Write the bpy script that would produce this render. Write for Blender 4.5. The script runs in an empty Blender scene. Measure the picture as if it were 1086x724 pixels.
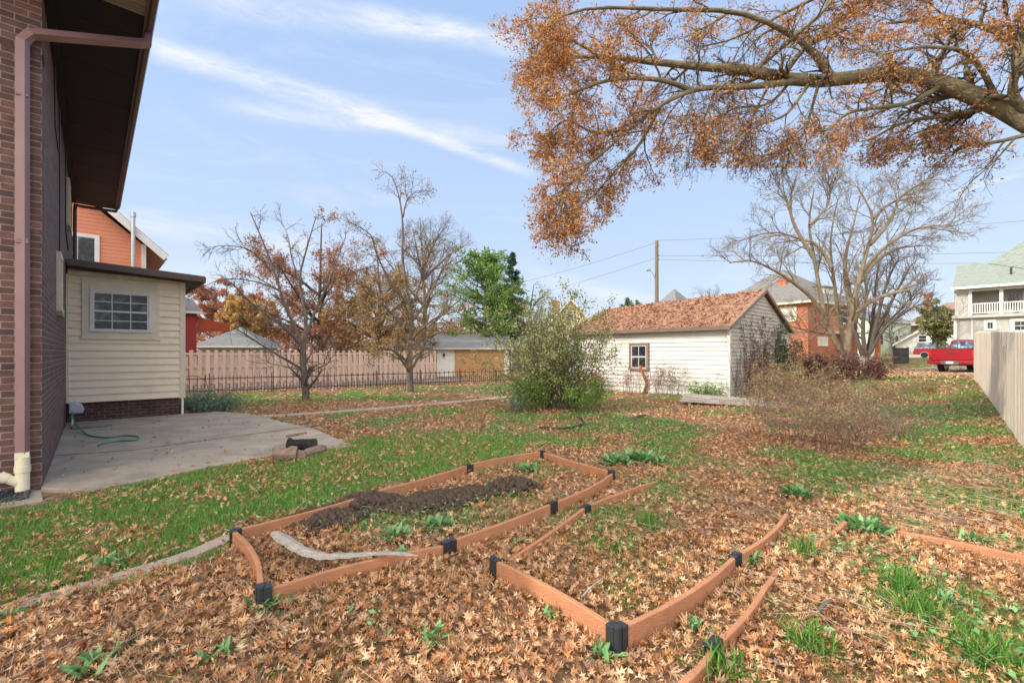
import bpy, bmesh, math, random
import numpy as np
from mathutils import Vector, Matrix
random.seed(7); RNG = np.random.default_rng(11)
scene = bpy.context.scene
COL = scene.collection
R = math.radians

# ------------------------------------------------------------------ terrain and photograph geometry
EYE, FOC, HX, HY = 1.64, 483.0, 543.0, 374.0
def ground_z(x, y):
    u = x*.9 + y*.43
    return .5*np.clip((u-9)/14, 0, 1) + .025*np.clip(u-34, 0, 24)
def G(px, py):                      # ground point seen at a pixel of the photograph
    z = 0.0
    for _ in range(12):
        Y = FOC*(EYE-z)/(py-HY); X = (px-HX)/FOC*Y; z = float(ground_z(X, Y))*.7 + z*.3
    return Vector((X, Y, float(ground_z(X, Y))))
def P(px, py, Y): return Vector(((px-HX)/FOC*Y, Y, EYE+(HY-py)/FOC*Y))
DV = Vector((-.677, .736, 0)); NV = Vector((.736, .677, 0)); HROT = math.atan2(.677, .736)

# ------------------------------------------------------------------ noise
def _h(ix, iy, s):
    n = (ix*374761393 + iy*668265263 + s*1442695041) & 0xffffffff
    n = ((n ^ (n >> 13))*1274126177) & 0xffffffff
    return ((n ^ (n >> 16)) & 0xffff)/65535.0
def vnoise(x, y, s=0):
    x = np.asarray(x, float); y = np.asarray(y, float)
    ix = np.floor(x).astype(np.int64); iy = np.floor(y).astype(np.int64)
    fx = x-ix; fy = y-iy; fx = fx*fx*(3-2*fx); fy = fy*fy*(3-2*fy)
    a = _h(ix, iy, s); b = _h(ix+1, iy, s); c = _h(ix, iy+1, s); d = _h(ix+1, iy+1, s)
    return (a*(1-fx)+b*fx)*(1-fy)+(c*(1-fx)+d*fx)*fy
def fbm(x, y, s=0): return .55*vnoise(x, y, s)+.3*vnoise(x*2.1, y*2.1, s+1)+.15*vnoise(x*4.3, y*4.3, s+2)
def inpoly(x, y, poly):
    r = np.zeros(x.shape, bool); n = len(poly)
    for i in range(n):
        x1, y1 = poly[i][0], poly[i][1]; x2, y2 = poly[(i+1) % n][0], poly[(i+1) % n][1]
        if y1 == y2: continue
        c = ((y1 > y) != (y2 > y)) & (x < (x2-x1)*(y-y1)/(y2-y1)+x1)
        r ^= c
    return r

# ------------------------------------------------------------------ materials
def nodes(name):
    m = bpy.data.materials.new(name); m.use_nodes = True
    nt = m.node_tree; b = nt.nodes['Principled BSDF']
    return m, nt, b
def N(nt, t, **kw):
    n = nt.nodes.new(t)
    for k, v in kw.items():
        if k in n.inputs.keys(): n.inputs[k].default_value = v
        else: setattr(n, k, v)
    return n
def c4(c): return (c[0], c[1], c[2], 1)
def ramp(nt, stops, interp='LINEAR'):
    r = nt.nodes.new('ShaderNodeValToRGB'); cr = r.color_ramp; cr.interpolation = interp
    while len(cr.elements) < len(stops): cr.elements.new(.5)
    for e, (p, c) in zip(cr.elements, stops): e.position = p; e.color = c4(c)
    return r
def M(name, c1, c2=None, scale=6, rough=.75, bump=.2, bscale=None, metal=0, spec=.3, stretch=(1, 1, 1), stain=None):
    m, nt, b = nodes(name); L = nt.links
    c2 = c2 or tuple(v*.72 for v in c1)
    tc = N(nt, 'ShaderNodeTexCoord'); mp = N(nt, 'ShaderNodeMapping'); mp.inputs['Scale'].default_value = stretch
    L.new(tc.outputs['Object'], mp.inputs['Vector'])
    n1 = N(nt, 'ShaderNodeTexNoise', Scale=scale, Detail=6.0, Roughness=.65); L.new(mp.outputs[0], n1.inputs['Vector'])
    rp = ramp(nt, [(.3, c2), (.7, c1)]); L.new(n1.outputs['Fac'], rp.inputs['Fac'])
    out = rp.outputs['Color']
    if stain:
        n3 = N(nt, 'ShaderNodeTexNoise', Scale=1.1, Detail=7.0, Roughness=.7); L.new(tc.outputs['Object'], n3.inputs['Vector'])
        r3 = ramp(nt, [(.5, (0, 0, 0)), (.68, (1, 1, 1))]); L.new(n3.outputs['Fac'], r3.inputs['Fac'])
        mx = N(nt, 'ShaderNodeMix', data_type='RGBA'); mx.inputs['B'].default_value = c4(stain)
        mm = N(nt, 'ShaderNodeMath', operation='MULTIPLY'); mm.inputs[1].default_value = .6
        L.new(r3.outputs[0], mm.inputs[0]); L.new(mm.outputs[0], mx.inputs['Factor']); L.new(out, mx.inputs['A']); out = mx.outputs['Result']
    L.new(out, b.inputs['Base Color'])
    b.inputs['Roughness'].default_value = rough; b.inputs['Metallic'].default_value = metal
    b.inputs['Specular IOR Level'].default_value = spec
    if bump:
        n2 = N(nt, 'ShaderNodeTexNoise', Scale=bscale or scale*4, Detail=5.0); L.new(mp.outputs[0], n2.inputs['Vector'])
        bp = N(nt, 'ShaderNodeBump', Strength=bump, Distance=.02); L.new(n2.outputs['Fac'], bp.inputs['Height']); L.new(bp.outputs[0], b.inputs['Normal'])
    return m
def leafmat(name, stops, rough=.65, trans=.25):
    m, nt, b = nodes(name); L = nt.links
    g = N(nt, 'ShaderNodeNewGeometry'); rp = ramp(nt, stops); L.new(g.outputs['Random Per Island'], rp.inputs['Fac'])
    L.new(rp.outputs[0], b.inputs['Base Color']); b.inputs['Roughness'].default_value = rough; b.inputs['Specular IOR Level'].default_value = .25
    if trans:
        t = N(nt, 'ShaderNodeBsdfTranslucent'); L.new(rp.outputs[0], t.inputs['Color'])
        mx = N(nt, 'ShaderNodeMixShader'); mx.inputs[0].default_value = trans
        L.new(b.outputs[0], mx.inputs[1]); L.new(t.outputs[0], mx.inputs[2]); L.new(mx.outputs[0], nt.nodes['Material Output'].inputs['Surface'])
    return m
def tintmat(name, c1, c2, stretch=(7, 7, .6), var=.22):
    m = M(name, c1, c2, 3, .8, .35, 25, stretch=stretch); nt = m.node_tree; L = nt.links; b = nt.nodes['Principled BSDF']
    src = b.inputs['Base Color'].links[0].from_socket; g = N(nt, 'ShaderNodeNewGeometry')
    mr = N(nt, 'ShaderNodeMapRange'); mr.inputs[3].default_value = 1-var; mr.inputs[4].default_value = 1.06; L.new(g.outputs['Random Per Island'], mr.inputs[0])
    vm = N(nt, 'ShaderNodeVectorMath', operation='SCALE'); L.new(src, vm.inputs[0]); L.new(mr.outputs[0], vm.inputs['Scale']); L.new(vm.outputs[0], b.inputs['Base Color']); return m
def brickmat(name, c1, c2, mortar, bw=.215, bh=.075, dirt=(.05, .035, .03)):
    m, nt, b = nodes(name); L = nt.links
    tc = N(nt, 'ShaderNodeTexCoord')
    br = N(nt, 'ShaderNodeTexBrick'); br.inputs['Scale'].default_value = 1; br.inputs['Brick Width'].default_value = bw; br.inputs['Row Height'].default_value = bh
    br.inputs['Mortar Size'].default_value = .006; br.inputs['Mortar Smooth'].default_value = .15; br.inputs['Bias'].default_value = -.1
    br.inputs['Color1'].default_value = c4(c1); br.inputs['Color2'].default_value = c4(c2); br.inputs['Mortar'].default_value = c4(mortar)
    L.new(tc.outputs['UV'], br.inputs['Vector'])
    n1 = N(nt, 'ShaderNodeTexNoise', Scale=5.0, Detail=8.0, Roughness=.7); L.new(tc.outputs['UV'], n1.inputs['Vector'])
    r1 = ramp(nt, [(.3, (.45, .42, .42)), (.7, (1.25, 1.2, 1.15))]); L.new(n1.outputs['Fac'], r1.inputs[0])
    mx = N(nt, 'ShaderNodeMix', data_type='RGBA', blend_type='MULTIPLY'); mx.inputs['Factor'].default_value = .8
    L.new(br.outputs['Color'], mx.inputs['A']); L.new(r1.outputs[0], mx.inputs['B']); L.new(mx.outputs['Result'], b.inputs['Base Color'])
    b.inputs['Roughness'].default_value = .85
    n2 = N(nt, 'ShaderNodeTexNoise', Scale=60.0, Detail=4.0); L.new(tc.outputs['UV'], n2.inputs['Vector'])
    ad = N(nt, 'ShaderNodeMath', operation='MULTIPLY_ADD'); ad.inputs[1].default_value = .25; L.new(n2.outputs['Fac'], ad.inputs[0])
    iv = N(nt, 'ShaderNodeMath', operation='SUBTRACT'); iv.inputs[0].default_value = 1; L.new(br.outputs['Fac'], iv.inputs[1]); L.new(iv.outputs[0], ad.inputs[2])
    bp = N(nt, 'ShaderNodeBump', Strength=.8, Distance=.012); L.new(ad.outputs[0], bp.inputs['Height']); L.new(bp.outputs[0], b.inputs['Normal'])
    return m
def shinglemat(name, c1, c2, c3, bw=.3, bh=.14):
    m, nt, b = nodes(name); L = nt.links
    tc = N(nt, 'ShaderNodeTexCoord')
    br = N(nt, 'ShaderNodeTexBrick'); br.inputs['Scale'].default_value = 1; br.inputs['Brick Width'].default_value = bw; br.inputs['Row Height'].default_value = bh
    br.inputs['Mortar Size'].default_value = .006; br.inputs['Mortar Smooth'].default_value = .3
    br.inputs['Color1'].default_value = c4(c1); br.inputs['Color2'].default_value = c4(c2); br.inputs['Mortar'].default_value = c4(tuple(v*.5 for v in c2))
    L.new(tc.outputs['UV'], br.inputs['Vector'])
    n1 = N(nt, 'ShaderNodeTexNoise', Scale=3.0, Detail=9.0, Roughness=.75); L.new(tc.outputs['UV'], n1.inputs['Vector'])
    r1 = ramp(nt, [(.42, (0, 0, 0)), (.6, (1, 1, 1))]); L.new(n1.outputs['Fac'], r1.inputs[0])
    mx = N(nt, 'ShaderNodeMix', data_type='RGBA'); mx.inputs['B'].default_value = c4(c3)
    L.new(r1.outputs[0], mx.inputs['Factor']); L.new(br.outputs['Color'], mx.inputs['A']); L.new(mx.outputs['Result'], b.inputs['Base Color'])
    b.inputs['Roughness'].default_value = .9
    bp = N(nt, 'ShaderNodeBump', Strength=.6, Distance=.02); L.new(br.outputs['Fac'], bp.inputs['Height']); bp.invert = True; L.new(bp.outputs[0], b.inputs['Normal'])
    return m
def glassmat(name, col=(.03, .035, .04)):
    m, nt, b = nodes(name); L = nt.links
    tc = N(nt, 'ShaderNodeTexCoord'); n = N(nt, 'ShaderNodeTexNoise', Scale=3.0, Detail=3.0, Distortion=1.5); L.new(tc.outputs['Object'], n.inputs['Vector'])
    r = ramp(nt, [(.42, col), (.6, tuple(v*2.5 for v in col)), (.68, tuple(min(1, v*7) for v in col))]); L.new(n.outputs['Fac'], r.inputs[0]); L.new(r.outputs[0], b.inputs['Base Color'])
    b.inputs['Roughness'].default_value = .08; b.inputs['Specular IOR Level'].default_value = .35
    return m

MT = dict(
 brick=brickmat('brown_brick', (.175, .092, .08), (.078, .048, .05), (.30, .25, .225), .22, .08),
 brick_dark=brickmat('dark_brick', (.10, .05, .045), (.055, .032, .032), (.22, .16, .135), .22, .08),
 brick_red=brickmat('red_brick', (.52, .17, .08), (.42, .12, .06), (.5, .32, .24)),
 cream=M('cream_vinyl', (.86, .74, .575), (.81, .69, .525), 2, .55, .05, stain=(.66, .56, .42)),
 cream_trim=M('cream_trim', (.76, .69, .55), (.6, .54, .41), 3, .5, .05),
 brown_metal=M('brown_metal', (.115, .068, .06), (.085, .05, .045), 3, .45, .05, spec=.5),
 spout=M('mauve_metal', (.27, .155, .155), (.22, .125, .125), 2, .42, .05, spec=.5),
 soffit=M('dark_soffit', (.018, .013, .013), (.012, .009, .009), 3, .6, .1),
 soffit_grey=M('grey_board', (.3, .27, .24), (.2, .17, .15), 5, .7, .2),
 white=M('white_paint', (.70, .69, .66), (.6, .59, .56), 4, .6, .1),
 white_old=M('old_white_siding', (.68, .675, .65), (.57, .56, .53), 2.2, .7, .15, stain=(.40, .36, .30)),
 grey_old=M('weathered_siding', (.50, .47, .42), (.36, .33, .28), 5, .85, .3, stain=(.25, .21, .17)),
 pvc=M('cream_pvc', (.76, .7, .52), (.7, .63, .46), 4, .4, .03, spec=.5),
 pvc_white=M('white_pvc', (.8, .8, .78), (.74, .74, .72), 4, .4, .03, spec=.5),
 concrete=M('patio_concrete', (.43, .365, .29), (.28, .24, .19), 1.6, .9, .5, 60, stain=(.19, .16, .125)),
 concrete_l=M('light_concrete', (.42, .34, .28), (.29, .23, .19), 5, .9, .4, 60),
 asphalt=M('alley_asphalt', (.16, .165, .18), (.11, .115, .125), 4, .85, .3, 80),
 board=M('terracotta_board', (.48, .22, .11), (.36, .165, .09), 6, .8, .5, 50, stain=(.24, .15, .095), stretch=(1, 1, 3)),
 bracket=M('black_plastic', (.03, .034, .042), (.02, .022, .027), 6, .45, .1, spec=.5),
 soil=M('dark_soil', (.125, .088, .065), (.04, .027, .021), 22, .97, 1.0, 60),
 greywood=M('weathered_plank', (.50, .46, .41), (.24, .21, .18), 5, .85, .6, 22, stretch=(1, 8, 8)),
 fencewood=tintmat('tan_fence_wood', (.72, .53, .43), (.64, .455, .36), var=.14),
 fencewood2=tintmat('pale_fence_wood', (.80, .70, .58), (.64, .53, .43), var=.18),
 iron=M('rusty_iron', (.055, .04, .035), (.12, .06, .04), 9, .7, .2),
 hose=M('green_hose', (.02, .22, .16), (.015, .18, .13), 6, .4, .02, spec=.5),
 grate=M('steel_grate', (.07, .08, .095), (.04, .05, .06), 6, .5, .2, metal=.4),
 bark=M('grey_bark', (.19, .155, .125), (.075, .06, .05), 9, .95, .9, 25, stretch=(1, 1, .3)),
 bark_l=M('pale_bark', (.27, .215, .145), (.12, .10, .07), 7, .95, .8, 25, stretch=(1, 1, .35)),
 bark_d=M('dark_bark', (.12, .1, .09), (.05, .042, .038), 9, .95, .6, 25),
 bark_o=M('oak_bark', (.24, .215, .135), (.09, .075, .05), 7, .95, 1.0, 22, stretch=(.5, 1.4, 1.4)),
 twig_br=M('bramble_stem', (.25, .18, .155), (.13, .095, .085), 7, .9, 0),
 orange=M('orange_siding', (.64, .25, .15), (.58, .22, .13), 3, .6, .1),
 redpaint=M('red_siding', (.36, .045, .045), (.3, .035, .035), 3, .6, .1),
 awning=M('rust_awning', (.42, .09, .04), (.35, .07, .03), 3, .7, .1),
 roof_grey=shinglemat('grey_shingle', (.19, .195, .205), (.13, .135, .145), (.17, .17, .175)),
 roof_slate=shinglemat('dark_grey_shingle', (.17, .16, .155), (.12, .115, .11), (.2, .19, .175)),
 roof_green=shinglemat('green_shingle', (.23, .27, .24), (.17, .21, .19), (.25, .27, .23)),
 roof_brown=shinglemat('brown_shingle', (.28, .18, .14), (.2, .13, .1), (.26, .18, .14)),
 roof_rust=shinglemat('leafy_shingle', (.28, .145, .10), (.19, .10, .07), (.33, .18, .11)),
 tan=M('tan_door', (.50, .265, .13), (.44, .23, .11), 3, .6, .1),
 trim_br=M('brown_trim', (.24, .175, .14), (.17, .12, .1), 5, .75, .2),
 greenhouse=M('pale_green_siding', (.55, .63, .48), (.5, .58, .43), 3, .7, .1),
 greyhouse=M('pale_grey_siding', (.45, .44, .40), (.38, .37, .335), 2.5, .7, .15),
 yellowwall=M('yellow_siding', (.62, .52, .3), (.56, .46, .27), 3, .7, .1),
 glass=glassmat('window_glass', (.016, .018, .02)), glass_b=glassmat('blue_glass', (.05, .07, .09)),
 blind=M('window_blind', (.6, .58, .53), (.5, .5, .47), 3, .6, .05),
 pole=M('pole_wood', (.2, .16, .12), (.13, .1, .08), 6, .9, .3),
 redcar=M('red_car_paint', (.29, .012, .02), (.26, .01, .018), 2, .25, 0, spec=.6),
 chrome=M('chrome', (.6, .6, .6), (.5, .5, .5), 2, .25, 0, metal=1),
 rubber=M('tyre_rubber', (.02, .02, .02), (.03, .03, .03), 8, .85, .1),
 taillight=M('tail_lamp', (.45, .02, .02), (.35, .015, .015), 3, .2, 0, spec=.7),
 plate=M('plate_white', (.7, .7, .72), (.6, .6, .63), 8, .5, 0),
 darkfence=M('dark_metal', (.03, .032, .035), (.02, .02, .022), 6, .5, .05),
 rope=M('black_edging', (.03, .03, .03), (.05, .045, .04), 8, .6, .1),
 stone=M('grey_slab', (.27, .25, .23), (.17, .155, .14), 6, .9, .5),
)
LM = dict(
 litter=leafmat('litter', [(0, (.15, .07, .034)), (.12, (.29, .14, .062)), (.32, (.46, .24, .115)), (.52, (.57, .345, .185)), (.72, (.67, .48, .295)), (.84, (.58, .23, .07)), (.93, (.39, .245, .165)), (1, (.23, .14, .09))], .55, .12),
 grass=leafmat('grassblade', [(0, (.08, .20, .035)), (.45, (.13, .33, .055)), (.8, (.21, .40, .085)), (.93, (.36, .42, .14)), (1, (.46, .38, .2))], .6, .3),
 weed=leafmat('weedleaf', [(0, (.09, .21, .07)), (.5, (.15, .32, .11)), (1, (.26, .42, .19))], .6, .2),
 straw=leafmat('straw', [(0, (.3, .22, .14)), (.6, (.48, .38, .26)), (1, (.36, .34, .3))], .8, .1),
 oak=leafmat('oakleaf', [(0, (.20, .10, .05)), (.22, (.38, .17, .06)), (.5, (.60, .27, .07)), (.72, (.76, .38, .10)), (.88, (.58, .34, .16)), (1, (.28, .17, .11))], .55, .45),
 rust=leafmat('rustleaf', [(0, (.20, .09, .06)), (.5, (.36, .16, .09)), (.85, (.47, .22, .11)), (1, (.44, .29, .18))], .7, .3),
 pink=leafmat('pinkleaf', [(0, (.34, .13, .08)), (.6, (.50, .23, .14)), (1, (.58, .33, .2))], .7, .25),
 yellow=leafmat('yellowleaf', [(0, (.45, .27, .07)), (.6, (.62, .42, .12)), (1, (.5, .36, .2))], .7, .3),
 olive=leafmat('oliveleaf', [(0, (.17, .11, .055)), (.3, (.28, .19, .085)), (.6, (.34, .24, .10)), (.82, (.48, .32, .10)), (.92, (.50, .22, .08)), (1, (.26, .13, .07))], .7, .25),
 shrub=leafmat('shrubleaf', [(0, (.11, .15, .045)), (.4, (.22, .26, .08)), (.7, (.33, .33, .14)), (.9, (.45, .42, .25)), (1, (.3, .13, .06))], .6, .25),
 shrub_g=leafmat('greenleaf', [(0, (.08, .16, .03)), (.5, (.15, .27, .05)), (1, (.24, .36, .08))], .6, .25),
 pine=leafmat('pineneedle', [(0, (.12, .24, .05)), (.5, (.22, .38, .09)), (1, (.36, .50, .14))], .7, .3),
 spruce=leafmat('spruceneedle', [(0, (.05, .10, .06)), (.6, (.08, .15, .09)), (1, (.12, .2, .12))], .8, .05),
 bramble=leafmat('brambleleaf', [(0, (.16, .09, .06)), (.3, (.26, .15, .10)), (.55, (.32, .22, .11)), (.75, (.38, .33, .12)), (.88, (.22, .27, .09)), (1, (.34, .19, .11))], .7, .25),
 purple=leafmat('purpleleaf', [(0, (.08, .035, .03)), (.6, (.17, .08, .065)), (1, (.27, .14, .10))], .7, .2),
 ivy=leafmat('ivyleaf', [(0, (.02, .05, .02)), (.7, (.045, .09, .03)), (1, (.09, .14, .05))], .5, .1),
 bluegreen=leafmat('bluegreenleaf', [(0, (.10, .19, .12)), (.6, (.18, .29, .19)), (1, (.3, .4, .28))], .6, .2),
 roofleaf=leafmat('roofleaf', [(0, (.18, .085, .05)), (.5, (.34, .165, .085)), (1, (.48, .28, .15))], .7, .1),
)

# ------------------------------------------------------------------ objects
def tag(o, label=None, cat=None, group=None, kind=None):
    if label: o['label'] = label
    if cat: o['category'] = cat
    if group: o['group'] = group
    if kind: o['kind'] = kind
    return o
def empty(name, loc, rz=0, label=None, cat=None, group=None):
    o = bpy.data.objects.new(name, None); COL.objects.link(o); o.location = loc; o.rotation_euler = (0, 0, rz)
    o.empty_display_size = .3
    return tag(o, label, cat, group)
def set_uv(me):
    nv = len(me.loops)
    if nv == 0: return
    uvl = me.uv_layers.new(name='UVMap')
    co = np.empty(len(me.vertices)*3); me.vertices.foreach_get('co', co); co = co.reshape(-1, 3)
    lv = np.empty(nv, np.int32); me.loops.foreach_get('vertex_index', lv)
    npol = len(me.polygons); nr = np.empty(npol*3); me.polygons.foreach_get('normal', nr); nr = nr.reshape(-1, 3)
    lt = np.empty(npol, np.int32); me.polygons.foreach_get('loop_total', lt)
    nl = np.repeat(nr, lt, axis=0); c = co[lv]
    hz = np.hypot(nl[:, 0], nl[:, 1])+1e-9; tx = -nl[:, 1]/hz; ty = nl[:, 0]/hz
    flat = np.abs(nl[:, 2]) > .97
    u = np.where(flat, c[:, 0], c[:, 0]*tx+c[:, 1]*ty)
    # distance up the slope
    v = np.where(flat, c[:, 1], c[:, 2]/np.maximum(hz, .15))
    uvl.data.foreach_set('uv', np.stack([u, v], 1).ravel())
class MB:
    def __init__(s): s.v = []; s.f = []; s.sm = False
    def add(s, vs, fs):
        k = len(s.v); s.v += [tuple(v) for v in vs]; s.f += [tuple(i+k for i in f) for f in fs]; return s
    def box(s, x0, x1, y0, y1, z0, z1):
        return s.add([(x0,y0,z0),(x1,y0,z0),(x1,y1,z0),(x0,y1,z0),(x0,y0,z1),(x1,y0,z1),(x1,y1,z1),(x0,y1,z1)],
                     [(0,3,2,1),(4,5,6,7),(0,1,5,4),(1,2,6,5),(2,3,7,6),(3,0,4,7)])
    def prism(s, poly, z0, z1):
        n = len(poly)
        return s.add([(p[0],p[1],z0) for p in poly]+[(p[0],p[1],z1) for p in poly],
                     [tuple(range(n))[::-1], tuple(range(n, 2*n))]+[(i,(i+1)%n,n+(i+1)%n,n+i) for i in range(n)])
    def extr(s, poly, axis, t0, t1):      # poly in the plane across axis, extruded along it
        n = len(poly)
        if axis == 'x': A = [(t0,p[0],p[1]) for p in poly]; B = [(t1,p[0],p[1]) for p in poly]
        else: A = [(p[0],t0,p[1]) for p in poly]; B = [(p[0],t1,p[1]) for p in poly]
        return s.add(A+B, [tuple(range(n))[::-1], tuple(range(n,2*n))]+[(i,(i+1)%n,n+(i+1)%n,n+i) for i in range(n)])
    def slab(s, quad, t):                 # quad (4 points) thickened downward
        q = [Vector(p) for p in quad]; n = (q[1]-q[0]).cross(q[3]-q[0]).normalized()
        if n.z < 0: n = -n
        lo = [p-n*t for p in q]
        return s.add(q+lo, [(0,1,2,3),(7,6,5,4),(0,4,5,1),(1,5,6,2),(2,6,7,3),(3,7,4,0)])
    def tube(s, pts, rad, n=10, cap=True, sq=False):
        pts = [Vector(p) for p in pts]; k = len(pts); rad = rad if hasattr(rad, '__len__') else [rad]*k
        rings = []; u = None
        for i, p in enumerate(pts):
            d = (pts[min(i+1,k-1)]-pts[max(i-1,0)]).normalized()
            if u is None:
                a = Vector((0,0,1)) if abs(d.z) < .9 else Vector((1,0,0)); u = (a-d*a.dot(d)).normalized()
            else: u = (u-d*u.dot(d)).normalized()
            w = d.cross(u); off = math.pi/n if sq else 0
            rings.append([p+(u*math.cos(off+2*math.pi*j/n)+w*math.sin(off+2*math.pi*j/n))*rad[i] for j in range(n)])
        vs = [v for r in rings for v in r]; fs = []
        for i in range(k-1):
            for j in range(n): fs.append((i*n+j, i*n+(j+1)%n, (i+1)*n+(j+1)%n, (i+1)*n+j))
        if cap: fs += [tuple(range(n))[::-1], tuple((k-1)*n+j for j in range(n))]
        return s.add(vs, fs)
    def build(s, name, mat, parent=None, smooth=False, bevel=0, label=None):
        me = bpy.data.meshes.new(name); me.from_pydata(s.v, [], s.f)
        bm = bmesh.new(); bm.from_mesh(me); bmesh.ops.recalc_face_normals(bm, faces=bm.faces); bm.to_mesh(me); bm.free()
        me.update(); set_uv(me)
        for m in (mat if isinstance(mat, (list, tuple)) else [mat]): me.materials.append(m)
        if smooth: me.polygons.foreach_set('use_smooth', [True]*len(me.polygons))
        o = bpy.data.objects.new(name, me); COL.objects.link(o)
        if parent is not None: o.parent = parent
        if bevel:
            b = o.modifiers.new('bevel', 'BEVEL'); b.width = bevel; b.segments = 2; b.limit_method = 'ANGLE'; b.angle_limit = R(40)
        if label: o['label'] = label
        return o
def arrmesh(name, V, F, mat, parent=None, smooth=False):     # V (n,3) array, F (m,3) or (m,4) array
    me = bpy.data.meshes.new(name); k = F.shape[1]
    me.vertices.add(len(V)); me.vertices.foreach_set('co', np.ascontiguousarray(V, np.float32).ravel())
    me.loops.add(F.size); me.loops.foreach_set('vertex_index', np.ascontiguousarray(F, np.int32).ravel())
    me.polygons.add(len(F)); me.polygons.foreach_set('loop_start', np.arange(0, F.size, k, dtype=np.int32))
    me.polygons.foreach_set('loop_total', np.full(len(F), k, np.int32))
    if smooth: me.polygons.foreach_set('use_smooth', np.ones(len(F), bool))
    me.update(calc_edges=True); me.materials.append(mat)
    o = bpy.data.objects.new(name, me); COL.objects.link(o)
    if parent is not None: o.parent = parent
    return o

# ------------------------------------------------------------------ foliage pieces
def leaf_oak():
    mid = [(0,0),(.2,0),(.36,0),(.56,0),(.76,0),(1,0)]
    side = [(.2,.05),(.2,.27),(.36,.07),(.44,.44),(.56,.09),(.74,.36),(.76,.07)]
    V = [(x,y) for x,y in mid]+[(x,y) for x,y in side]+[(x,-y) for x,y in side]
    f = []
    for o, fl in ((6, 0), (13, 1)):
        V1,L1,V2,L2,V3,L3,V4 = range(o, o+7)
        t = [(0,1,V1),(V1,V2,L1),(1,2,V2),(1,V2,V1),(2,3,V3),(2,V3,V2),(V2,V3,L2),(3,4,V4),(3,V4,V3),(V3,V4,L3),(4,5,V4)]
        f += [x[::-1] if fl else x for x in t]
    V = np.array([(x-.45, y, 0) for x, y in V]); return V, np.array(f)
def leaf_star():
    a = np.linspace(0, 2*np.pi, 10, endpoint=False); r = np.where(np.arange(10) % 2 == 0, .5, .2)
    r[0] = .6
    V = np.vstack([[0,0,0], np.stack([np.cos(a)*r, np.sin(a)*r*.85, np.zeros(10)], 1)])
    return V, np.array([(0, i+1, (i+1) % 10+1) for i in range(10)])
def leaf_simple():
    V = np.array([(-.5,0,0),(0,.28,.06),(.5,0,0),(0,-.28,.06),(0,0,0)]); return V, np.array([(0,4,1),(4,2,1),(0,3,4),(4,3,2)])
def leaf_quad():
    V = np.array([(-.5,0,0),(0,.25,.05),(.5,0,0),(0,-.25,.05)]); return V, np.array([(0,3,2),(0,2,1)])
LOAK, LSTAR, LSIM, LQ = leaf_oak(), leaf_star(), leaf_simple(), leaf_quad()
def rotmats(n, tilt, rng=RNG):
    """random heading with a tilt of the leaf plane (radians, std)"""
    h = rng.uniform(0, 2*np.pi, n); t = rng.normal(0, tilt, n); s = rng.normal(0, tilt, n)
    ch, sh, ct, st, cs, ss = np.cos(h), np.sin(h), np.cos(t), np.sin(t), np.cos(s), np.sin(s)
    Z = np.zeros(n); O = np.ones(n)
    Rz = np.stack([ch,-sh,Z, sh,ch,Z, Z,Z,O], 1).reshape(n,3,3)
    Ry = np.stack([ct,Z,st, Z,O,Z, -st,Z,ct], 1).reshape(n,3,3)
    Rx = np.stack([O,Z,Z, Z,cs,-ss, Z,ss,cs], 1).reshape(n,3,3)
    return Rz@Ry@Rx
def rand3(n, rng=RNG):
    q = rng.normal(size=(n,4)); q /= np.linalg.norm(q, axis=1)[:, None]; w,x,y,z = q.T
    return np.stack([1-2*(y*y+z*z),2*(x*y-z*w),2*(x*z+y*w),2*(x*y+z*w),1-2*(x*x+z*z),2*(y*z-x*w),2*(x*z-y*w),2*(y*z+x*w),1-2*(x*x+y*y)],1).reshape(n,3,3)
def scatter(tpl, pos, rot, size, curl=0, rng=RNG):
    V, F = tpl; n = len(pos); size = np.broadcast_to(size, (n,))
    W = np.repeat(V[None], n, 0).copy()
    if curl:
        c = rng.normal(.6, .7, n)*curl; b = rng.normal(.2, .8, n)*curl
        W[:, :, 2] += c[:, None]*(W[:, :, 1]**2)*2.2 + b[:, None]*(W[:, :, 0]**2)*1.3
        W[:, :, 1] *= rng.uniform(.4, 1.1, n)[:, None]
    W = np.einsum('nij,nkj->nki', rot, W)*size[:, None, None]+pos[:, None, :]
    FF = F[None]+(np.arange(n)*len(V))[:, None, None]
    return W.reshape(-1, 3), FF.reshape(-1, 3)

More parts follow.
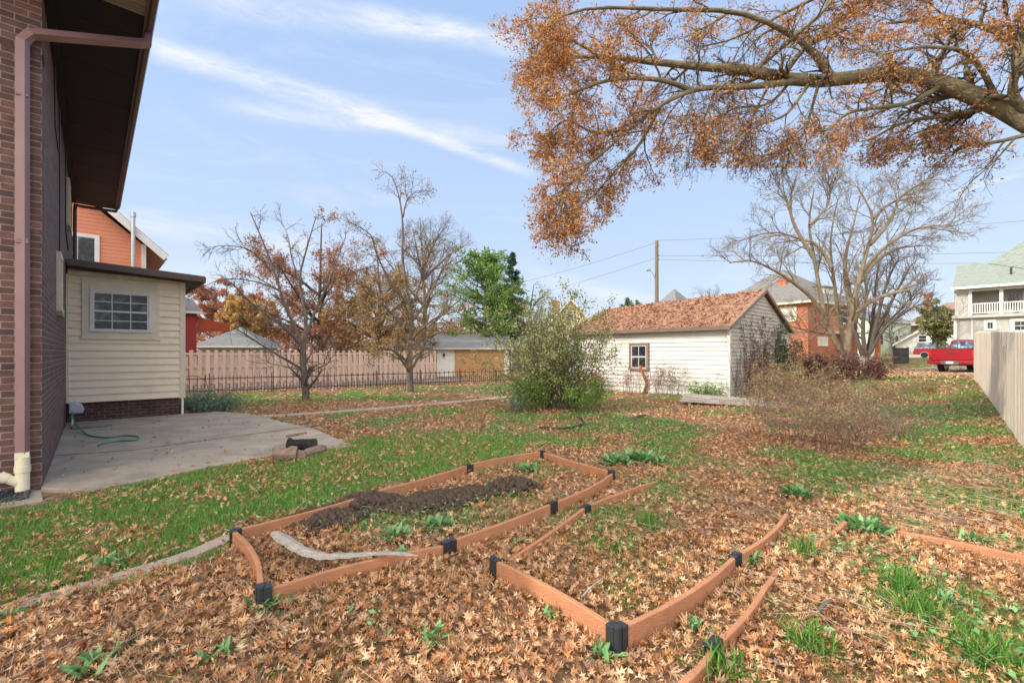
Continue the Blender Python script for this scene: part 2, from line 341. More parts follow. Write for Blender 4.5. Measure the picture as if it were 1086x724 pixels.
def resample(pts, n):
    pts = np.array([tuple(p) for p in pts], float); m = len(pts)
    t = np.linspace(0, m-1, n); i = np.clip(t.astype(int), 0, m-2); f = (t-i)[:, None]
    p0 = pts[np.clip(i-1, 0, m-1)]; p1 = pts[i]; p2 = pts[i+1]; p3 = pts[np.clip(i+2, 0, m-1)]
    return .5*((2*p1)+(-p0+p2)*f+(2*p0-5*p1+4*p2-p3)*f**2+(-p0+3*p1-3*p2+p3)*f**3)
def tubes(pts, rad, sides):            # pts (N,S,3), rad (N,S)
    Nn, S, _ = pts.shape
    d = np.empty_like(pts); d[:, 1:-1] = pts[:, 2:]-pts[:, :-2]; d[:, 0] = pts[:, 1]-pts[:, 0]; d[:, -1] = pts[:, -1]-pts[:, -2]
    d /= np.linalg.norm(d, axis=2, keepdims=True)+1e-9
    m = d.mean(1); ax = np.where(np.abs(m[:, 2:3]) < .85, np.array([[0,0,1.]]), np.array([[1.,0,0]]))
    u = ax[:, None, :]-d*(d*ax[:, None, :]).sum(2, keepdims=True); u /= np.linalg.norm(u, axis=2, keepdims=True)+1e-9
    w = np.cross(d, u); a = np.arange(sides)*2*np.pi/sides
    ring = pts[:, :, None, :]+(u[:, :, None, :]*np.cos(a)[None, None, :, None]+w[:, :, None, :]*np.sin(a)[None, None, :, None])*rad[:, :, None, None]
    V = ring.reshape(-1, 3)
    i = np.arange(S-1)[:, None]*sides; j = np.arange(sides)[None]; j2 = (j+1) % sides
    q = np.stack([i+j, i+j2, i+sides+j2, i+sides+j], -1).reshape(-1, 4)
    F = (q[None]+(np.arange(Nn)*S*sides)[:, None, None]).reshape(-1, 4)
    return V, F
def merge(parts):
    V = []; F = []; k = 0
    for v, f in parts: V.append(v); F.append(f+k); k += len(v)
    return np.vstack(V), np.vstack(F)
def spawn(pts, rad, m, t0, t1, ang, lenf, radf, rng, base_len=None, up=0, lenvar=.35, taper_len=True):
    """children of every polyline: m each; returns starts, dirs, lens, rads"""
    Nn, S, _ = pts.shape
    t = (np.arange(m)[None]+rng.uniform(0, 1, (Nn, m)))/m*(t1-t0)+t0; t = np.clip(t, 0, .999)
    x = t*(S-1); i = x.astype(int); f = (x-i)[..., None]; r = np.arange(Nn)[:, None]
    p = pts[r, i]*(1-f)+pts[r, i+1]*f; d = pts[r, i+1]-pts[r, i]; d /= np.linalg.norm(d, axis=2, keepdims=True)+1e-9
    rr = rad[r, i]*(1-f[..., 0])+rad[r, i+1]*f[..., 0]
    L = np.linalg.norm(np.diff(pts, axis=1), axis=2).sum(1)[:, None]
    rv = rng.normal(size=d.shape); rv -= d*(rv*d).sum(2, keepdims=True); rv /= np.linalg.norm(rv, axis=2, keepdims=True)+1e-9
    an = ang*rng.uniform(.7, 1.3, t.shape)[..., None]
    nd = d*np.cos(an)+rv*np.sin(an); nd[..., 2] += up; nd /= np.linalg.norm(nd, axis=2, keepdims=True)
    ln = (base_len if base_len is not None else L*lenf)*(1-(.55*t if taper_len else 0))*rng.uniform(1-lenvar, 1+lenvar, t.shape)
    return p.reshape(-1, 3), nd.reshape(-1, 3), np.broadcast_to(ln, t.shape).reshape(-1), np.minimum(rr*radf, rr*.8).reshape(-1)
def extend(p, d, L, r, S, wig, trop, rng, tip=.25):
    Nn = len(p); pts = np.empty((Nn, S+1, 3)); pts[:, 0] = p; dd = d.copy(); st = (L/S)[:, None]
    for s in range(S):
        dd = dd+rng.normal(0, wig, dd.shape); dd[:, 2] += trop; dd /= np.linalg.norm(dd, axis=1, keepdims=True)
        pts[:, s+1] = pts[:, s]+dd*st
    rad = r[:, None]*np.linspace(1, tip, S+1)[None]
    return pts, rad
def leaves_on(pts, per, size, tpl, rng, spread=.08, jitter=.3, tilt=None, tmin=0, drop=None):
    Nn, S, _ = pts.shape; m = int(per); n = Nn*m
    t = rng.uniform(tmin, 1, (Nn, m))*(S-1)*.999; i = t.astype(int); f = (t-i)[..., None]; r = np.arange(Nn)[:, None]
    p = (pts[r, i]*(1-f)+pts[r, i+1]*f).reshape(-1, 3)+rng.normal(0, spread, (n, 3))
    if drop is not None: k = drop(p); p = p[k]; n = len(p)
    sz = size*rng.uniform(1-jitter, 1+jitter, n)
    return scatter(tpl, p, rand3(n, rng) if tilt is None else rotmats(n, tilt, rng), sz, .35, rng)
# ------------------------------------------------------------------ camera, light, sky
cam = bpy.data.cameras.new('camera'); cam.lens = 36*FOC/1086; cam.sensor_width = 36; cam.clip_end = 3000; cam.clip_start = .05
cam.shift_y = (HY-362)/1086
co = bpy.data.objects.new('camera', cam); COL.objects.link(co); co.location = (0, 0, EYE); co.rotation_euler = (R(90), 0, 0); scene.camera = co
SAZ = Vector((-.95, -.31)).normalized(); SEL = R(31)
sl = bpy.data.lights.new('sun', 'SUN'); sl.energy = 2.5; sl.angle = R(.6); sl.color = (1, .93, .82)
so = bpy.data.objects.new('sun', sl); COL.objects.link(so)
sd = Vector((SAZ.x*math.cos(SEL), SAZ.y*math.cos(SEL), math.sin(SEL))); so.rotation_euler = (-sd).to_track_quat('-Z', 'Y').to_euler(); so.location = (0, 0, 60)
SKY_FILL = (14.5, 13.6, 12.6, 1)  # colour of the fill glow added to the sky out of view
w = bpy.data.worlds.new('World'); scene.world = w; w.use_nodes = True; nt = w.node_tree; L = nt.links
sky = N(nt, 'ShaderNodeTexSky'); sky.sky_type = 'NISHITA'; sky.sun_disc = False; sky.sun_elevation = SEL
sky.sun_rotation = math.atan2(SAZ.x, SAZ.y); sky.air_density = 1.2; sky.dust_density = .6; sky.ozone_density = 1.6
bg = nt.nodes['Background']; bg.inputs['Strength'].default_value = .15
geo = N(nt, 'ShaderNodeTexCoord')
def pdir(px, py): return Vector(((px-HX)/FOC, 1, (HY-py)/FOC)).normalized()
mp = N(nt, 'ShaderNodeMapping'); mp.inputs['Scale'].default_value = (1.3, 1.3, 6); mp.inputs['Rotation'].default_value = (0, R(-14), 0); L.new(geo.outputs['Generated'], mp.inputs[0])
n1 = N(nt, 'ShaderNodeTexNoise', Scale=2.2, Detail=9.0, Roughness=.62, Distortion=.6); L.new(mp.outputs[0], n1.inputs['Vector'])
r1 = ramp(nt, [(.5, (0, 0, 0)), (.85, (.5, .5, .5))]); L.new(n1.outputs['Fac'], r1.inputs[0]); total = r1.outputs[0]
mp2 = N(nt, 'ShaderNodeMapping'); mp2.inputs['Rotation'].default_value = (0, R(17), 0); mp2.inputs['Scale'].default_value = (1, 1, 4.5); L.new(geo.outputs['Generated'], mp2.inputs[0])
n2 = N(nt, 'ShaderNodeTexNoise', Scale=8.0, Detail=9.0, Roughness=.7, Distortion=.5); L.new(mp2.outputs[0], n2.inputs['Vector'])
def streak(a, b, wd, amp, total):
    A, B = pdir(*a), pdir(*b); nrm = A.cross(B).normalized(); mid = (A+B).normalized(); half = A.angle(B)/2
    d = N(nt, 'ShaderNodeVectorMath', operation='DOT_PRODUCT'); d.inputs[1].default_value = nrm; L.new(geo.outputs['Generated'], d.inputs[0])
    ab = N(nt, 'ShaderNodeMath', operation='ABSOLUTE'); L.new(d.outputs['Value'], ab.inputs[0])
    mr = N(nt, 'ShaderNodeMapRange'); mr.interpolation_type = 'SMOOTHSTEP'; mr.inputs[1].default_value = 0; mr.inputs[2].default_value = wd; mr.inputs[3].default_value = amp; mr.inputs[4].default_value = 0; L.new(ab.outputs[0], mr.inputs[0])
    e = N(nt, 'ShaderNodeVectorMath', operation='DOT_PRODUCT'); e.inputs[1].default_value = mid; L.new(geo.outputs['Generated'], e.inputs[0])
    m2 = N(nt, 'ShaderNodeMapRange'); m2.interpolation_type = 'SMOOTHSTEP'; m2.inputs[1].default_value = math.cos(half*1.15); m2.inputs[2].default_value = math.cos(half*.7); m2.inputs[3].default_value = 0; m2.inputs[4].default_value = 1; L.new(e.outputs['Value'], m2.inputs[0])
    nr = N(nt, 'ShaderNodeMapRange'); nr.inputs[1].default_value = .28; nr.inputs[2].default_value = .72; L.new(n2.outputs['Fac'], nr.inputs[0])
    a1 = N(nt, 'ShaderNodeMath', operation='MULTIPLY'); L.new(mr.outputs[0], a1.inputs[0]); L.new(m2.outputs[0], a1.inputs[1])
    a2 = N(nt, 'ShaderNodeMath', operation='MULTIPLY'); L.new(a1.outputs[0], a2.inputs[0]); L.new(nr.outputs[0], a2.inputs[1])
    mx = N(nt, 'ShaderNodeMath', operation='ADD'); mx.use_clamp = True; L.new(total, mx.inputs[0]); L.new(a2.outputs[0], mx.inputs[1]); return mx.outputs[0]
for s in [((140, 44), (430, 130), .028, 1.2), ((370, 116), (565, 184), .018, 1.0), ((230, 112), (560, 150), .03, .75), ((200, 0), (500, 38), .035, .7), ((380, 12), (560, 52), .03, .7),
          ((120, 232), (330, 262), .035, .8), ((560, 290), (780, 345), .028, .7), ((1010, 204), (1086, 184), .006, 1.0), ((170, 290), (420, 330), .09, .55)]:
    total = streak(*s, total)
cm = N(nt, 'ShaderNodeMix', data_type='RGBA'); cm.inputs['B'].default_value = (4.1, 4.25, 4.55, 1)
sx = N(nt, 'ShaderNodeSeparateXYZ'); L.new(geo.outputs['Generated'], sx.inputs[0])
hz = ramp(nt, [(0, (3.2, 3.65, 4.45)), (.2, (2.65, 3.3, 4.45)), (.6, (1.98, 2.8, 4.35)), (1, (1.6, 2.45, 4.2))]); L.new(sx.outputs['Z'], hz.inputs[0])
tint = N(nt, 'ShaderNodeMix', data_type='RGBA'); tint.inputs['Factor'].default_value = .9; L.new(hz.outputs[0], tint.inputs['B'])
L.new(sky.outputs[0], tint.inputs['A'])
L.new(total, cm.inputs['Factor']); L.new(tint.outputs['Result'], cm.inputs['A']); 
# warm fill glow added to the unseen sky behind the camera, brightens the foreground
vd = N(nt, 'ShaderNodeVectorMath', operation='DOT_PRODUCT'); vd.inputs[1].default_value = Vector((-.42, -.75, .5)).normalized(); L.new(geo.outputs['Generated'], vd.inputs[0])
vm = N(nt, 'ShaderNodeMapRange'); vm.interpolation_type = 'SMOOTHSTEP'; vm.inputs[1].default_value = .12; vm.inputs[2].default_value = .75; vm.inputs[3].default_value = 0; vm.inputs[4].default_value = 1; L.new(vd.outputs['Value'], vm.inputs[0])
sky_fill = N(nt, 'ShaderNodeMix', data_type='RGBA'); sky_fill.inputs['B'].default_value = SKY_FILL; L.new(vm.outputs[0], sky_fill.inputs['Factor']); L.new(cm.outputs['Result'], sky_fill.inputs['A']); L.new(sky_fill.outputs['Result'], bg.inputs['Color'])
scene.view_settings.view_transform = 'Standard'; scene.view_settings.look = 'None'; scene.view_settings.exposure = .6; scene.view_settings.gamma = 1
scene.render.engine = 'CYCLES'

# ------------------------------------------------------------------ zones of the yard, outlined in ground points
def GP(l): return [tuple(G(*p))[:2] for p in l]
Z_LAWN = GP([(-160, 600), (0, 552), (100, 522), (230, 497), (330, 484), (380, 468), (470, 462), (540, 470), (560, 476), (430, 512), (247, 556), (238, 590), (150, 622), (0, 655), (-160, 720)])
Z_MID = GP([(330, 440), (560, 425), (660, 425), (770, 440), (720, 490), (600, 470), (560, 472), (380, 470)])
Z_RIGHT = GP([(760, 480), (960, 470), (1120, 440), (1120, 600), (960, 560), (850, 540), (700, 500)])
Z_FAR = GP([(900, 397), (1025, 397), (1100, 455), (1100, 480), (940, 468)])
Z_IRON = GP([(190, 432), (200, 420), (420, 411), (560, 405), (540, 418), (300, 432), (240, 438)])
Z_BR = GP([(780, 620), (1120, 600), (1120, 800), (700, 800)])
Z_BL = GP([(-20, 690), (100, 668), (230, 724), (200, 800), (-40, 780)])
Z_FL = GP([(430, 640), (620, 640), (660, 724), (400, 800)])
Z_FARLEAF = GP([(920, 385), (1000, 388), (1000, 397), (900, 400)])
def green(x, y):
    x = np.asarray(x, float); y = np.asarray(y, float)
    jx = x+(vnoise(x*2.5, y*2.5, 3)-.5)*.7; jy = y+(vnoise(x*2.5, y*2.5, 9)-.5)*.7
    g = np.full(x.shape, .36)
    for poly, v in ((Z_MID, .72), (Z_RIGHT, .66), (Z_FAR, .85), (Z_IRON, .8), (Z_BR, .40), (Z_BL, .42), (Z_FL, .36), (Z_LAWN, 1.0)):
        g = np.where(inpoly(jx, jy, poly), v, g)
    g = np.where((y > 30) | (np.abs(x) > 32), .7, g)
    n = fbm(x*1.1, y*1.1, 21)
    return np.clip(g*(.25+1.5*n) + np.where(g < .9, (n-.6)*1.2, .25), 0, 1)

# ground sheet
k = 330; s = np.linspace(-1, 1, k)
gx = 1.5+np.sinh(s*5.2)/math.sinh(5.2)*520; gy = 6+np.sinh(s*5.2)/math.sinh(5.2)*620
X, Y = np.meshgrid(gx, gy); Zg = ground_z(X, Y)
near = np.exp(-((X-1)**2+(Y-6)**2)/500.)
Zg = Zg+(fbm(X*1.6, Y*1.6, 5)-.5)*.045*near
def under(poly): return inpoly(X, Y, poly)
C0 = Vector((-5.64, 5.46, 0))
def H(b, a): return C0+NV*b+DV*a
V = np.stack([X.ravel(), Y.ravel(), Zg.ravel()], 1)
i = np.arange(k-1)[:, None]*k; j = np.arange(k-1)[None]; F = np.stack([i+j, i+j+1, i+k+j+1, i+k+j], -1).reshape(-1, 4)
m, nt, b = nodes('yard_ground'); L = nt.links
at = N(nt, 'ShaderNodeAttribute', attribute_name='green'); tc = N(nt, 'ShaderNodeTexCoord')
na = N(nt, 'ShaderNodeTexNoise', Scale=14.0, Detail=8.0, Roughness=.7); L.new(tc.outputs['Object'], na.inputs['Vector'])
nb = N(nt, 'ShaderNodeTexNoise', Scale=1.7, Detail=6.0, Roughness=.6); L.new(tc.outputs['Object'], nb.inputs['Vector'])
vo = N(nt, 'ShaderNodeTexVoronoi', Scale=11.0); L.new(tc.outputs['Object'], vo.inputs['Vector'])
rl = ramp(nt, [(0, (.11, .06, .035)), (.35, (.26, .145, .08)), (.6, (.40, .23, .12)), (.85, (.46, .31, .18)), (1, (.2, .12, .07))]); L.new(vo.outputs['Color'], rl.inputs[0])
rd = ramp(nt, [(.3, (.05, .035, .025)), (.7, (.17, .12, .08))]); L.new(na.outputs['Fac'], rd.inputs[0])
m1 = N(nt, 'ShaderNodeMix', data_type='RGBA'); L.new(na.outputs['Fac'], m1.inputs['Factor']); L.new(rd.outputs[0], m1.inputs['A']); L.new(rl.outputs[0], m1.inputs['B'])
rg = ramp(nt, [(.3, (.05, .085, .02)), (.55, (.11, .17, .045)), (.8, (.2, .23, .08))]); L.new(na.outputs['Fac'], rg.inputs[0])
ma = N(nt, 'ShaderNodeMath', operation='ADD'); L.new(at.outputs['Fac'], ma.inputs[0]); mb_ = N(nt, 'ShaderNodeMath', operation='MULTIPLY_ADD'); mb_.inputs[1].default_value = 1.2; mb_.inputs[2].default_value = -.6; L.new(na.outputs['Fac'], mb_.inputs[0]); L.new(mb_.outputs[0], ma.inputs[1])
rm = ramp(nt, [(.42, (0, 0, 0)), (.8, (1, 1, 1))]); L.new(ma.outputs[0], rm.inputs[0])
m2 = N(nt, 'ShaderNodeMix', data_type='RGBA'); L.new(rm.outputs[0], m2.inputs['Factor']); L.new(m1.outputs['Result'], m2.inputs['A']); L.new(rg.outputs[0], m2.inputs['B'])
L.new(m2.outputs['Result'], b.inputs['Base Color']); b.inputs['Roughness'].default_value = .95; b.inputs['Specular IOR Level'].default_value = .1
bp = N(nt, 'ShaderNodeBump', Strength=.7, Distance=.04); L.new(na.outputs['Fac'], bp.inputs['Height']); L.new(bp.outputs[0], b.inputs['Normal'])
ground = arrmesh('ground', V, F, m, smooth=True); tag(ground, kind='structure')
att = ground.data.attributes.new('green', 'FLOAT', 'POINT'); att.data.foreach_set('value', green(X.ravel(), Y.ravel()).astype(np.float32))

def flat(name, poly, mat, z0, z1):
    o = MB().prism([tuple(p)[:2] for p in poly], z0, z1).build(name, mat, bevel=.012); return tag(o, kind='structure')
patio_poly = [H(.0, -.12), G(98, 523), G(230, 496), G(300, 483), G(374, 475), G(335, 457), G(262, 440), H(2.9, 6.75), H(0, 6.75)]
flat('patio', patio_poly, MT['concrete'], -.1, .045)
pj = MB()      # joints: shallow grooves drawn as thin dark strips of dirt
for a, b2 in ((G(140, 480), G(345, 452)), (G(60, 486), G(140, 480))):
    d = (b2-a).normalized(); n = Vector((-d.y, d.x, 0))*.008; pj.prism([a+n, a-n, b2-n, b2+n], .03, .049)
tag(pj.build('patio_joint', MT['soil']), kind='structure')
def strip_path(name, pts, wd, mat, z):
    pts = resample(pts, 40); d = np.gradient(pts, axis=0); d /= np.linalg.norm(d, axis=1)[:, None]; n = np.stack([-d[:, 1], d[:, 0]], 1)
    v = []; f = []
    for q, (p, nn) in enumerate(zip(pts, n)):
        zz = ground_z(p[0], p[1])+z
        for sgn, dz in ((-1, -.1), (-1, 0), (1, 0), (1, -.1)): v.append((p[0]+nn[0]*wd*.5*sgn, p[1]+nn[1]*wd*.5*sgn, zz+dz))
        if q: o = (q-1)*4; f += [(o, o+4, o+5, o+1), (o+1, o+5, o+6, o+2), (o+2, o+6, o+7, o+3)]
    mb = MB(); mb.add(v, f); return tag(mb.build(name, mat), kind='structure')
strip_path('garden_path', [G(262, 443), G(320, 440), G(400, 434), G(470, 428), G(545, 421), G(600, 415)], .42, MT['concrete_l'], .035)
strip_path('stone_edging', [G(-90, 685), G(0, 650), G(70, 630), G(130, 612), G(200, 590), G(245, 570)], .15, MT['concrete_l'], .022)
IA, IB = Vector((-17.5, 14.4, 0)), Vector((2.0, 27.1, 0)); idr = (IB-IA).normalized(); inr = Vector((-idr.y, idr.x, 0))
al = [IA-idr*14+inr*1.9, IB+idr*8+inr*1.9, IB+idr*8+inr*5.5, IA-idr*14+inr*5.5]
tag(MB().prism([tuple(p)[:2] for p in al], -.08, .03).build('alley', MT['asphalt']), kind='structure')
# gravel drive where the pickup stands
dr = [G(962, 396), G(1060, 400), G(1180, 397), G(1150, 389), G(1000, 388), G(940, 392)]
mb = MB(); mb.add([(p.x, p.y, ground_z(p.x, p.y)+.012) for p in dr], [tuple(range(6))]); tag(mb.build('gravel_drive', M('gravel', (.40, .35, .27), (.28, .24, .18), 12, .95, .5, 60)), kind='structure')

# ------------------------------------------------------------------ wall helpers (local frames: x along the wall, outward normal given)
def laps(mb, org, ex, nrm, L0, L1, z0, z1, exp_=.12, clip=None, th=.016, joint=None):
    """overlapping siding boards on a vertical face: org point, ex along the wall, nrm outward"""
    org, ex, nrm = Vector(org), Vector(ex), Vector(nrm); z = z0
    while z < z1-1e-3:
        ze = min(z+exp_, z1)
        if clip: a0, a1 = clip(z); c0, c1 = clip(ze)
        else: a0, a1, c0, c1 = L0, L1, L0, L1
        if a1-a0 > .02:
            q = [org+ex*a0+nrm*th+Vector((0,0,z)), org+ex*a1+nrm*th+Vector((0,0,z)), org+ex*c1+nrm*.002+Vector((0,0,ze)), org+ex*c0+nrm*.002+Vector((0,0,ze)),
                 org+ex*a0+nrm*-.004+Vector((0,0,z)), org+ex*a1+nrm*-.004+Vector((0,0,z))]
            mb.add(q, [(0,1,2,3), (4,5,1,0)])
        z = ze
    return mb
def window(parent, org, ex, nrm, x0, x1, z0, z1, cols=2, rows=2, trim=.09, tm='white', glass='glass', off=.02, mid=True, name='window'):
    """casing + sash + pane, on the wall plane"""
    org, ex, nrm = Vector(org), Vector(ex), Vector(nrm)
    def bx(mb, a0, a1, c0, c1, d0, d1):
        v = [org+ex*a+nrm*d+Vector((0,0,z)) for z in (c0, c1) for a, d in ((a0,d0),(a1,d0),(a1,d1),(a0,d1))]
        mb.add(v, [(0,1,2,3),(4,5,6,7),(0,1,5,4),(1,2,6,5),(2,3,7,6),(3,0,4,7)])
    w = MB(); t = trim
    bx(w, x0, x1, z1-t, z1, -.01, off+.025); bx(w, x0-.015, x1+.015, z0, z0+t*.8, -.01, off+.04)
    bx(w, x0, x0+t, z0+t*.8, z1-t, -.01, off+.025); bx(w, x1-t, x1, z0+t*.8, z1-t, -.01, off+.025)
    wo = w.build(name, MT[tm], parent)
    a, b_, c, d = x0+t, x1-t, z0+t*.8, z1-t; s_ = MB(); fr = .028
    bx(s_, a, b_, c, c+fr, -.005, off+.012); bx(s_, a, b_, d-fr, d, -.005, off+.012); bx(s_, a, a+fr, c+fr, d-fr, -.005, off+.012); bx(s_, b_-fr, b_, c+fr, d-fr, -.005, off+.012)
    for q in range(1, cols): xx = a+(b_-a)*q/cols; bx(s_, xx-.009, xx+.009, c+fr, d-fr, -.004, off+.008)
    for q in range(1, rows):
        zz = c+(d-c)*q/rows; hw = .02 if (mid and q == rows//2) else .009; bx(s_, a+fr, b_-fr, zz-hw, zz+hw, -.003, off+.010)
    s_.build('sash', MT[tm] if tm != 'trim_br' else MT['white'], wo)
    g = MB(); bx(g, a+.01, b_-.01, c+.01, d-.01, -.004, off+.001); g.build('pane', MT[glass], wo)
    return wo
X_, Y_, Z_ = Vector((1,0,0)), Vector((0,1,0)), Vector((0,0,1))

# ------------------------------------------------------------------ brick house at the left (local x = away from its wall, y = along the wall)
hs = empty('brick_house', C0, HROT, 'tall brown brick house with deep dark eaves and a cream sided annex, left', 'house')
EZ = 6.15; LEN = 10.8; OV = .965
MB().box(-8, 0, 0, LEN, -.3, EZ).build('wall', MT['brick'], hs)
# quoin-like projecting courses at the corner
# roof: gable, ridge along y
rz = EZ+.02; RX = -4.0; RH = 2.9
roof = MB()
for sx in (1, -1):
    ex_, rx_ = (OV, RX) if sx > 0 else (-8-OV, RX)
    roof.slab([(ex_, -.95, rz+.16), (ex_, LEN+.4, rz+.16), (rx_, LEN+.4, rz+RH), (rx_, -.95, rz+RH)], .12)
roof.build('roof', MT['roof_slate'], hs)
g = MB()
for yy in (.02, LEN-.02): g.extr([(-8, EZ), (0, EZ), (RX, EZ+RH-.25)], 'y', yy-.02, yy+.02)
g.build('gable', MT['brick_dark'], hs)
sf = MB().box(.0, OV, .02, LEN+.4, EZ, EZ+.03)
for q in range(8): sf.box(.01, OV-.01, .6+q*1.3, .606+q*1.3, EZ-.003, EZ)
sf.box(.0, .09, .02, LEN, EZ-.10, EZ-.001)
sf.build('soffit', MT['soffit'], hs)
sg = MB()
for q in range(9): sg.box(-8.9+0*q, OV, -.95+q*.107, -.95+q*.107+.098, EZ+.0, EZ+.025)
sg.build('front_soffit', MT['soffit_grey'], hs)
fa = MB().box(OV, OV+.025, -.95, LEN+.4, EZ-.03, EZ+.2); fa.build('fascia', MT['brown_metal'], hs)
gt = MB().extr([(OV+.027, EZ+.17), (OV+.03, EZ+.03), (OV+.06, EZ+.02), (OV+.11, EZ+.04), (OV+.13, EZ+.10), (OV+.125, EZ+.17), (OV+.115, EZ+.17), (OV+.11, EZ+.1), (OV+.09, EZ+.055), (OV+.045, EZ+.045), (OV+.04, EZ+.17)], 'y', -.95, LEN+.4)
for q in range(16): gt.box(OV+.03, OV+.125, -.6+q*.75, -.58+q*.75, EZ+.155, EZ+.165)
gt.build('gutter', MT['brown_metal'], hs)
ds = MB().tube([(OV+.07, .44, EZ+.02), (OV+.06, .42, EZ-.12), (OV-.04, .36, EZ-.2), (.12, -.04, EZ-.68), (-.08, -.10, EZ-.78), (-.148, -.11, EZ-.9), (-.148, -.11, EZ-1.1), (-.148, -.11, .47)],
               [.066]*8, 4, sq=True)
ds.tube([(-.148, -.11, 2.9), (-.148, -.11, 2.96)], .074, 4, sq=True); ds.tube([(-.148, -.11, 4.6), (-.148, -.11, 4.63)], .074, 4, sq=True)
dso = ds.build('downspout', MT['spout'], hs, bevel=.006)
pf = MB().tube([(-.148,-.11,.02),(-.148,-.11,.30)], .062, 20); pf.tube([(-.148,-.11,.26),(-.148,-.11,.33)], .07, 20); pf.tube([(-.148,-.11,.33),(-.148,-.11,.44)], .064, 20); pf.tube([(-.148,-.11,.43),(-.148,-.11,.49)], .082, 4, sq=True)
pf.tube([(-.148,-.11,.12),(-.26,-.12,.20),(-.30,-.12,.23)], .05, 16); pf.tube([(-.27,-.12,.205),(-.33,-.125,.25)], .058, 16)
pf.build('drain_fitting', MT['pvc'], hs, smooth=False)
MB().tube([(-.3,-.125,.23),(-.62,-.15,.44),(-.75,-.16,.52)], .04, 16).build('overflow_pipe', MT['pvc_white'], hs, smooth=True)
d2 = MB().tube([(OV+.05, LEN+.3, EZ+.03), (OV+.02, LEN+.3, EZ-.08), (.2, LEN+.2, EZ-.12), (.07, LEN-.05, EZ-.16), (.06, LEN-.1, EZ-.35), (.06, LEN-.1, 3.0)], .045, 8)
d2.build('downspout', MT['brown_metal'], hs, label='thin dark rear downspout')
for cpts in ([(.03, 3.2, EZ-.3), (.03, 3.3, 4.6), (.03, 3.25, 3.4)], [(.03, 5.6, EZ-.2), (.03, 5.62, 4.2), (.05, 6.2, 3.9)], [(.03, 1.9, EZ-.2), (.03, 2.0, 5.1), (.03, 2.9, 5.0)]): MB().tube(cpts, .012, 6).build('wall_cable', MT['bracket'], hs)
window(hs, (0, 0, 0), Y_, X_, 3.0, 3.75, 2.35, 3.35, 1, 2, .07, 'cream_trim', off=.03)
window(hs, (0, 0, 0), Y_, X_, 6.9, 7.8, 4.6, 5.7, 1, 2, .07, 'cream_trim', off=.03)
MB().box(.0, .07, 2.92, 3.83, 2.27, 2.345).build('window_sill', MT['concrete_l'], hs)
# soldier course on the near wall and corner
MB().box(-8.02, .012, -.012, .3, 5.2, 5.27).build('brick_course', MT['brick_dark'], hs)
# annex
AY = 6.67; AX = 2.196
ax = MB().box(.02, AX, AY+.02, AY+3.9, .48, 3.62); ax.build('annex_wall', MT['cream'], hs)
lp = MB(); laps(lp, (0, AY+.02, 0), X_, -Y_, .03, AX-.08, .49, 3.42, .172, th=.034); laps(lp, (AX, AY, 0), Y_, X_, .1, 3.9, .49, 3.42, .172, th=.034); lp.build('annex_siding', MT['cream'], hs)
tr = MB().box(AX-.09, AX+.03, AY-.015, AY+.1, .47, 3.5); tr.box(.03, AX-.09, AY-.02, AY+.01, 3.42, 3.52); tr.box(.0, .04, AY-.015, AY+.02, .49, 3.45); tr.build('annex_trim', MT['cream_trim'], hs)
MB().box(.02, AX-.1, AY+.08, AY+3.8, -.3, .48).build('annex_foundation', MT['brick_dark'], hs)
MB().tube([(AX-.03, AY+.02, .0), (AX-.03, AY+.02, .47)], .028, 10).build('annex_drain', MT['pvc_white'], hs)
ar = MB()
q0 = [(.02, AY-.42, 3.74), (AX+.40, AY-.42, 3.62), (AX+.40, AY+4.2, 3.62), (.02, AY+4.2, 3.78)]
ar.slab(q0, .03); ar.build('annex_roof', MT['roof_slate'], hs)
af = MB().slab([(.03, AY-.44, 3.71), (AX+.42, AY-.44, 3.59), (AX+.42, AY-.40, 3.59), (.03, AY-.40, 3.71)], .13)
af.slab([(AX+.38, AY-.40, 3.59), (AX+.42, AY-.40, 3.59), (AX+.42, AY+4.2, 3.59), (AX+.38, AY+4.2, 3.59)], .13)
af.build('annex_fascia', MT['brown_metal'], hs)
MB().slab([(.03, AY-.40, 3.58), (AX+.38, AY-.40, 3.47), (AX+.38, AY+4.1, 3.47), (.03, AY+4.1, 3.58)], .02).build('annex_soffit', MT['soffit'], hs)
pn = MB()
pn.box(.262, 1.69, AY-.03, AY+.0, 3.12, 3.36); pn.box(.262, 1.69, AY-.03, AY+.0, 1.99, 2.14); pn.box(.262, .40, AY-.03, AY, 2.14, 3.12); pn.box(1.52, 1.69, AY-.03, AY, 2.14, 3.12); pn.box(.24, 1.71, AY-.045, AY, 1.96, 1.99)
pn.build('window_panel', MT['cream_trim'], hs)
window(hs, (0, AY, 0), X_, -Y_, .40, 1.52, 2.14, 3.12, 3, 4, .05, 'white', off=.03)

